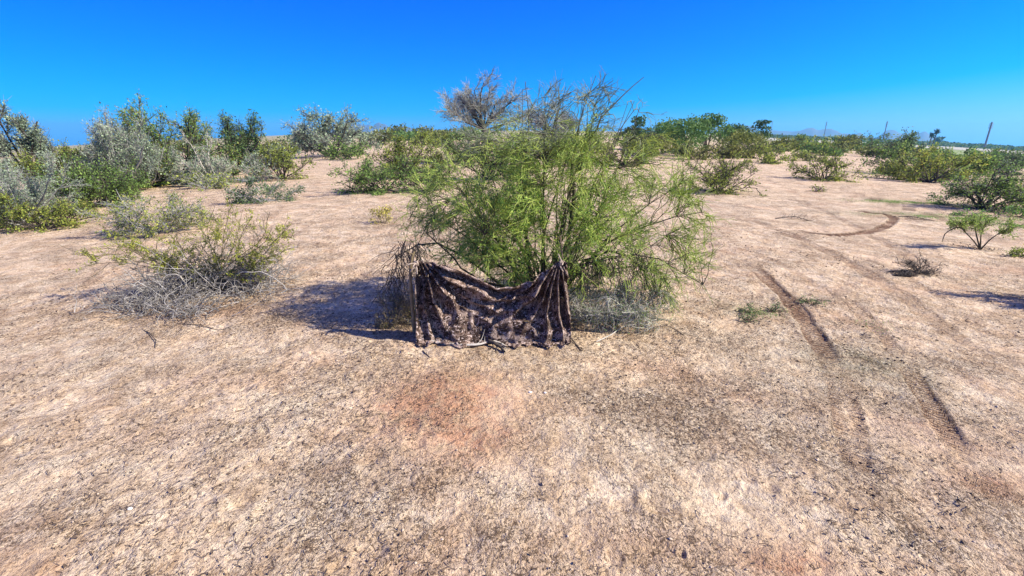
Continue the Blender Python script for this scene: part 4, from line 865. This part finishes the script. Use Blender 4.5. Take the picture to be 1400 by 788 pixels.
def small_tree():
    rng = np.random.default_rng(33); B = P3(1340, 341); pxm = F / (B[1] * math.cos(PITCH) + 2 * math.sin(PITCH)); o = empty('young_mesquite', B, 'small green shrub with bare forked stems and a long thin shadow at right', 'shrub')
    def P(px, py, dy=0): return onY(px, py, B[1] + dy) - B
    ls = [[(1340, 342), (1330, 328), (1316, 314), (1308, 303)], [(1340, 342), (1341, 322), (1345, 308)], [(1340, 342), (1354, 327), (1368, 318), (1382, 310)], [(1322, 312), (1306, 311), (1292, 319), (1288, 331)], [(1340, 342), (1334, 318), (1334, 302)]]
    Q = []
    for k, l in enumerate(ls):
        p = np.array([P(a, b, dy * i * .1) for i, (a, b) in enumerate(l) for dy in [rng.uniform(-.6, .6)]]); s = np.linspace(0, len(p) - 1, 8); Q.append(np.stack([np.interp(s, range(len(p)), p[:, c]) for c in range(3)], 1))
    Q = np.array(Q); Q[..., 2] = np.maximum(Q[..., 2], -.04); link('stems', quads_mesh('stems', *tube_arrays(Q, taper(5, 8, .014, .006), 6), smooth=True), M['pv_bark'], o)
    i, t, p, T = sample(Q[[0, 1, 2, 4]], 60, .55, 1, rng); S1 = grow(p, splay(T, .3, 1.1, rng), rng.uniform(.1, .34, 60), 5, .1, .15, rng)
    i, t, p, T = sample(S1, 420, .1, 1, rng); S2 = grow(p, splay(T, .3, 1., rng), rng.uniform(.04, .13, 420), 4, .05, .12, rng)
    link('twigs', quads_mesh('twigs', *join([tube_arrays(S1, taper(60, 5, .006, .003), 4), tube_arrays(S2, taper(420, 4, .0035, .002))])), M['olivebark'], o)
    n = 2600; i, t, p, T = sample(S2, n, .1, 1, rng); ll = rng.uniform(.018, .042, n); link('foliage', quads_mesh('foliage', *leaf_arrays(p + rng.normal(0, .02, p.shape), T + rng.normal(0, .5, p.shape), ll, ll * .5, rng)), M['yellowgreen'], o)
M['yellowgreen'] = leafmat('young_mesquite_leaf', [(.05, .09, .015), (.12, .19, .03), (.21, .27, .06), (.36, .40, .11)], 3.0)
small_tree()
mp('dead_shrub', (1256, 374), 344, 44, 'small dark leafless shrub alone on the right flat', 'dead shrub', 'olive', 'darktwig', 216, nstem=24, erect=.7, leaves=0, twigs=1.6)
mp('creosote_bush', (1455, 418), 330, 90, 'olive bush just beyond the right edge casting its shadow into view', 'bush', 'olive', 'darktwig', 212, nstem=18, leaves=.8)
mp('weed', (1396, 352), 336, 26, 'low green weed at the right edge below the small green shrub', 'weed', 'olive', 'darktwig', 213, nstem=8, erect=.3, leaves=1.)
mp('weed', (1322, 296), 288, 40, 'flat fresh green weed in the grass at right', 'weed', 'grass', 'darktwig', 214, nstem=10, erect=.3, leaves=1.)
mp('weed', (1392, 297), 283, 30, 'small green tuft at the right edge in the grass', 'weed', 'grass', 'darktwig', 215, nstem=10, erect=.4, leaves=1.)
for k, (x, y, t, w, l) in enumerate(((1024, 428, 421, 22, 'tiny bright green weed left of the tyre track'), (1060, 424, 415, 20, 'tiny green weed touching the tyre track edge'), (1022, 438, 433, 18, 'tiny dark green weed lowest beside the tyre track'),
                                    (1110, 417, 411, 26, 'flat green weed right of the tyre track'), (1118, 262, 254, 16, 'little brown twiggy weed on the right flat'))):
    mp('weed', (x, y), t, w, l, 'weed', 'weedleaf' if k < 4 else 'olive', 'darktwig', 230 + k, nstem=9, erect=.3, leaves=.45)

# far trees right of the big tree
for k, (x, y, t, w, lf, lab) in enumerate((
    (872, 205, 160, 54, 'fardark', 'dark far tree nearest the big tree right shoulder'),
    (905, 210, 168, 56, 'fardark', 'dark squat far tree second from the left in the far row'),
    (930, 213, 161, 74, 'bright', 'soft mid green far tree with a broad flat crown'),
    (966, 210, 157, 58, 'bright', 'tallest bright green far tree in the row'),
    (1003, 207, 170, 50, 'fardark', 'dark lower far tree between the tallest and the small round one'),
    (1018, 211, 178, 54, 'farolive', 'olive far tree with a broad low crown at the row end'),
    (1037, 202, 165, 24, 'fardark', 'small round dark tree at the right end of the far row'),
    (890, 214, 184, 60, 'farolive', 'olive low tree in front of the dark far trees'))):
    make_tree('desert_tree', (x, y), t, w, lab, lf, 300 + k, group='row of far trees right of the big tree', trunkfrac=.05 if w > 30 else .25, lobes=14, dens=1.2)
for k, (x, y, t, w, lab) in enumerate((
    (985, 216, 190, 60, 'olive low bush in front of the tallest bright green far tree'), (1030, 217, 188, 46, 'olive low bush with dark foot under the small round dark tree'), (945, 218, 194, 50, 'dull low bush under the soft mid green far tree'))):
    mp('creosote_bush', (x, y), t, w, lab, 'bush', 'farolive', 'darktwig', 320 + k, nstem=14, leaves=1.2)
# far trees left of the big tree
for k, (x, y, t, w, lf, lab) in enumerate((
    (545, 192, 178, 56, 'bright', 'far green tree right of the faint blue hill'), (505, 192, 181, 40, 'fardark', 'far dark tree just right of the grey ironwood'),
    (592, 194, 178, 50, 'farolive', 'far olive tree left of the grey crowned tree'), (640, 195, 174, 44, 'bright', 'far green tree under the grey crowned tree'),
    (420, 196, 184, 50, 'fardark', 'far dark tree left of the grey ironwood'))):
    make_tree('desert_tree', (x, y), t, w, lab, lf, 340 + k, group='far trees left of the big tree', trunkfrac=.08, dens=1.2)

# bands of look-alike low bushes, far
def band(n, xr, yr, wr, hr, leaves_, label, group, seed):
    rng = np.random.default_rng(seed); protos = []
    for k in range(n):
        x = rng.uniform(*xr); y = rng.uniform(*yr) + (x - 700) ** 2 * 4.8e-5; w = rng.uniform(*wr); hpx = rng.uniform(*hr)
        if k < 5:
            o = mp('low_bush', (x, y), y - hpx, w, label, 'bush', leaves_[k % len(leaves_)], 'darktwig', seed * 10 + k, group=group, nstem=10, leaves=1.25); protos.append((o, w / (F / o.location.y)))
        else:
            s, w0 = protos[rng.integers(len(protos))]; B = P3(x, y); r = s.copy(); COL.objects.link(r); r.location = Vector([float(v) for v in B]); r.rotation_euler = (0, 0, rng.uniform(0, 6.28))
            q = (w / (F / B[1])) / w0; r.scale = (q, q, q * rng.uniform(.8, 1.2))
            for ch in s.children: c = ch.copy(); COL.objects.link(c); c.parent = r
band(26, (1045, 1215), (191, 204), (22, 44), (8, 15), ['farolive', 'bright', 'olive'], 'low olive bush in the far band right of the far tree row', 'bushes in the far band', 61)
band(14, (500, 640), (187, 202), (22, 44), (9, 15), ['farolive', 'olive', 'bright'], 'low green bush on the far flats left of the grey crowned tree', 'bushes on the far left flats', 62)
band(14, (700, 900), (196, 210), (24, 46), (11, 18), ['farolive', 'olive'], 'low olive bush on the far flats seen through the big tree', 'bushes seen through the big tree', 63)
band(12, (1250, 1400), (198, 212), (26, 50), (10, 17), ['bright', 'farolive'], 'low green bush on the flats behind the right hedge', 'bushes behind the right hedge', 64)
band(10, (250, 440), (192, 206), (24, 46), (10, 18), ['farolive', 'greygreen'], 'low dull bush far behind the left trees', 'bushes behind the left trees', 65)
band(8, (-10, 150), (206, 226), (34, 60), (14, 24), ['greygreen', 'olive'], 'low grey green bush behind the slim sapling', 'bushes behind the slim sapling', 66)
band(5, (1075, 1120), (206, 214), (16, 26), (6, 10), ['olive', 'farolive'], 'small bush in the mouth of the dirt track', 'bushes in the track mouth', 67)

# ------------------------------------------------------------------ distant belt, palms, power poles
def belt():
    rng = np.random.default_rng(9); n = 15000; a = np.radians(rng.uniform(22.5, 70, n)); R = rng.uniform(640, 780, n); k = .5 + np.abs(vnoise(a * 60, a * 0, 4)) * 1.5
    X = R * np.sin(a); Y = R * np.cos(a); Z = -0.049 * X * X / (R + 10) + rng.uniform(0, 1, n) ** .8 * 4.2 * (.7 + .3 * k); ll = rng.uniform(1.2, 2.8, n)
    C = np.stack([X, Y, Z], 1); return quads_mesh('tree_belt', *leaf_arrays(C, rng.normal(size=(n, 3)), ll, ll * .8, rng))
tag(link('tree_belt', belt(), M['fardark']), 'thin dark line of distant trees along the right horizon', 'tree belt', kind='stuff')
def palm(px, base_y, top, label, seed, lean=0):
    rng = np.random.default_rng(seed); d = ray(px, base_y); Y = 300.0; B = np.array([d[0] / d[1] * Y, Y, 0]); B[2] = float(gz0(B[0], B[1])); Hh = onY(px, top, Y)[2] - B[2]
    o = empty('fan_palm', B, label, 'palm tree', 'distant fan palms'); tp = np.array([lean, 0, Hh - 1.2])
    tr = np.array([[[0, 0, -.2], tp * .35 + [lean * .1, 0, 0], tp * .7, tp]]); link('trunk', quads_mesh('trunk', *tube_arrays(tr, np.array([[.42, .34, .3, .32]]), 8)), M['darktwig'], o)
    n = 60; a = rng.uniform(0, 6.28, n); e = rng.uniform(-.9, 1.4, n); D = np.stack([np.cos(a) * np.cos(e), np.sin(a) * np.cos(e), np.sin(e)], 1)
    S = grow(np.tile(tp, (n, 1)), D, rng.uniform(1.0, 1.9, n), 5, -.5, .08, rng); C = []; A = []
    for q in range(n):
        for k in range(7): t = .35 + .65 * k / 6; j = min(int(t * 4), 3); f_ = t * 4 - j; C.append(S[q, j] * (1 - f_) + S[q, j + 1] * f_); A.append(nrm((S[q, -1] - S[q, 0])[None])[0] + rng.normal(0, .6, 3))
    V = join([tube_arrays(S, taper(n, 5, .05, .02)), leaf_arrays(np.array(C), np.array(A), np.full(len(C), .9), np.full(len(C), .28), rng)]); link('crown', quads_mesh('crown', *V), M['palm'], o)
palm(1271, 196, 182, 'shorter left one of the two distant fan palms', 1, .2)
palm(1275, 196, 177.5, 'taller right one of the two distant fan palms', 2, .9)
make_tree('desert_tree', (1283, 200), 187, 16, 'small round tree right below the two distant palms', 'fardark', 377, trunkfrac=.3)
make_tree('desert_tree', (1094, 196), 184, 22, 'small dark green tree in the pale field before the blue hills', 'bright', 378, trunkfrac=.08)
def pole(px, yb, yt, Y, label, r):
    d = ray(px, yb); B = np.array([d[0] / d[1] * Y, Y, 0.0]); B[2] = float(gz0(B[0], B[1])); Hh = onY(px + 1, yt, Y)[2] - B[2]
    # keep the foot in line with the head: a vertical pole through the head's place
    hd = onY(px + .29 * (yb - yt) * (px - 700) / 655, yt, Y); B[0] = hd[0]; B[2] = float(gz0(B[0], Y))
    o = empty('power_pole', B, label, 'power pole', 'power poles along the right horizon')
    P = np.array([[[0, 0, -.5], [0, 0, Hh * .33], [0, 0, Hh * .66], [0, 0, Hh]]]); link('shaft', quads_mesh('shaft', *tube_arrays(P, np.array([[r, r * .9, r * .8, r * .7]]), 12), smooth=True), M['steel'], o)
    for k, z in enumerate((.80, .87, .94)):
        a = np.array([[[-r * 2.0, 0, Hh * z], [0, 0, Hh * z - r * .3], [r * 2.0, 0, Hh * z]]]); arm = link('crossarm', quads_mesh('crossarm', *tube_arrays(a, np.array([[r * .25, r * .4, r * .25]]), 6)), M['steel'], o)
        for s_ in (-1, 1):
            q = np.array([[[s_ * r * 1.9, 0, Hh * z], [s_ * r * 1.9, 0, Hh * z - r * 1.2]]]); link('insulator', quads_mesh('insulator', *tube_arrays(q, np.full((1, 2), r * .18), 6)), M['steel'], arm)
    cap = np.array([[[0, 0, -.3], [0, 0, .25]]]); link('footing', quads_mesh('footing', *tube_arrays(cap, np.full((1, 2), r * 1.6), 12)), M['steel'], o)
pole(1347, 200, 167, 330, 'thickest and nearest power pole far right', .62)
pole(1208, 190, 166, 520, 'second power pole from the right, above the wind bent bush', .55)
pole(1127, 185, 166.5, 640, 'third power pole from the right, over the blue hills', .50)
pole(1054, 182, 165.5, 760, 'faintest power pole left of the blue hills', .30)

# ------------------------------------------------------------------ grass, litter, pebbles
def grass(name, spots, label):
    rng = np.random.default_rng(70); Ps = []; Hs = []
    for (px, py, rx, ry, n, h) in spots:
        c = P3(px, py); q = rng.normal(0, .5, (n, 2)); X = c[0] + q[:, 0] * rx; Y = c[1] + q[:, 1] * ry
        keep = vnoise(X * 2.5, Y * 2.5, 17) > -.12; X, Y = X[keep], Y[keep]; Ps.append(np.stack([X, Y, gzv(X, Y)], 1)); Hs.append(rng.uniform(.4, 1., len(X)) * h)
    P = np.concatenate(Ps); h = np.concatenate(Hs); n = len(P); a = rng.uniform(0, 6.28, n); T = np.stack([np.cos(a) * .5, np.sin(a) * .5, np.ones(n)], 1)
    return tag(link(name, quads_mesh(name, *leaf_arrays(P + nrm(T) * h[:, None] * .48, T, h, np.maximum(h * .16, .006), rng)), M['grass']), label, 'grass', kind='stuff')
grass('grass', [(1320, 299, 2.4, .45, 5200, .05), (1240, 277, 1.9, .5, 3200, .05), (1235, 241, 3.0, .9, 3200, .07), (1395, 309, 1.2, .4, 1800, .05), (640, 226, 3.0, 1.6, 1500, .08), (1035, 428, .22, .16, 260, .03), (1105, 416, .2, .12, 160, .025), (1165, 440, .5, .4, 300, .02)], 'patches of short green grass on the shaded soil at right')
def litter():
    rng = np.random.default_rng(71); n = 75000
    r = 1.4 + rng.beta(1.1, 2.0, n) * 12; a = rng.uniform(-.9, .9, n); X = r * np.sin(a); Y = r * np.cos(a)
    dens = vnoise(X * .9, Y * .9, 41) + .6 * vnoise(X * 3.1, Y * 3.1, 42) ; keep = dens + rng.uniform(-.4, .4, n) > .05; X, Y = X[keep], Y[keep]
    ex = []
    for (px, py, rx, ry, m) in ((700, 452, 1.5, .35, 2600), (250, 425, 1.2, .4, 1500), (760, 400, 1.6, .8, 2200), (1120, 460, 1.2, .9, 900)):
        c = P3(px, py); q = rng.normal(0, .6, (m, 2)); ex.append(np.stack([c[0] + q[:, 0] * rx, c[1] + q[:, 1] * ry], 1))
    for (a_, b_, w_) in PLANTS:
        if a_ * a_ + b_ * b_ < 28 ** 2: m = int(260 * max(.4, w_)); q = rng.normal(0, .5, (m, 2)); ex.append(np.stack([a_ - .12 * w_ + q[:, 0] * w_ * .75, b_ + q[:, 1] * w_ * .6], 1))
    ex = np.concatenate(ex); X = np.concatenate([X, ex[:, 0]]); Y = np.concatenate([Y, ex[:, 1]]); n = len(X)
    Z = gzv(X, Y) + .003; C = np.stack([X, Y, Z], 1); a = rng.uniform(0, 6.28, n); A = np.stack([np.cos(a), np.sin(a), rng.normal(0, .15, n)], 1)
    ll = np.clip(rng.lognormal(-4.55, .48, n), .004, .026) * (1 + .06 * np.hypot(X, Y)); half = n // 3
    tw = C[:half]; P = tw[:, None] + A[:half, None] * (np.linspace(-.9, .9, 3)[None, :, None]) * ll[:half, None, None]; P[:, 1, 2] += ll[:half] * .25; P[..., 2] += .001
    t_ = tube_arrays(P, taper(half, 3, ll[:half] * .09, ll[:half] * .05), 3)
    return quads_mesh('ground_litter', *join([t_, leaf_arrays(C[half:] + np.array([0, 0, .004]), A[half:], ll[half:], ll[half:] * .50, rng)]))
M['litter'] = barkmat('dry_plant_litter', [(.028, .018, .012), (.075, .048, .030), (.15, .10, .065), (.30, .22, .15)], 3)
tag(link('ground_litter', litter(), M['litter']), 'dark crumbs of dry leaf and twig scattered over the soil', 'litter', kind='stuff')
def pebbles():
    rng = np.random.default_rng(72); n = 2600; r = 1.5 + rng.beta(1.0, 2.2, n) * 9; a = rng.uniform(-.9, .9, n); X = r * np.sin(a); Y = r * np.cos(a); Z = gzv(X, Y)
    s = np.clip(rng.lognormal(-5.6, .5, n), .002, .011) * (1 + .05 * r)
    oct_ = np.array([[1, 0, 0], [0, 1, 0], [-1, 0, 0], [0, -1, 0], [.0, 0, 1], [0, 0, -1.]]); fc = np.array([[0, 1, 4], [1, 2, 4], [2, 3, 4], [3, 0, 4], [1, 0, 5], [2, 1, 5], [3, 2, 5], [0, 3, 5]])
    V = oct_[None] * s[:, None, None] * rng.uniform(.55, 1.3, (n, 6, 1)) * np.array([1.2, 1., .6]); th = rng.uniform(0, 6.28, n); c_, s_ = np.cos(th)[:, None], np.sin(th)[:, None]
    V = np.stack([V[..., 0] * c_ - V[..., 1] * s_, V[..., 0] * s_ + V[..., 1] * c_, V[..., 2]], -1) + np.stack([X, Y, Z + s * .2], 1)[:, None]
    return quads_mesh('gravel', V.reshape(-1, 3), (fc[None] + 6 * np.arange(n)[:, None, None]).reshape(-1, 3))
M['clod'] = barkmat('soil_clod', [(.24, .16, .11), (.42, .32, .23), (.60, .50, .40)], 3)
tag(link('gravel', pebbles(), M['clod']), 'small tan clods and pebbles scattered over the soil', 'gravel', kind='stuff')
def stone(px, py, s, label, mat, seed):
    rng = np.random.default_rng(seed); import bmesh
    bm = bmesh.new(); bmesh.ops.create_icosphere(bm, subdivisions=2, radius=s)
    k = rng.uniform(0, 9); 
    for v in bm.verts:
        f_ = 1 + .5 * float(vnoise(np.array([v.co.x / s * 1.3 + k]), np.array([v.co.y / s * 1.3 + v.co.z / s]), seed)[0]); v.co = Vector((v.co.x * f_ * 1.2, v.co.y * f_, v.co.z * f_ * .65))
    me = bpy.data.meshes.new('stone'); bm.to_mesh(me); bm.free(); o = link('stone', me, mat); B = P3(px, py); o.location = Vector([float(B[0]), float(B[1]), float(B[2] + s * .35)]); tag(o, label, 'stone')
M['whitestone'] = barkmat('white_quartz', [(.55, .52, .47), (.75, .72, .68)], 20)
stone(725, 537, .013, 'small white stone left of its twin in the middle foreground', M['whitestone'], 1)
stone(745, 537, .010, 'small white stone right of its twin in the middle foreground', M['whitestone'], 2)
stone(178, 697, .011, 'single white pebble in the lower left foreground', M['whitestone'], 3)
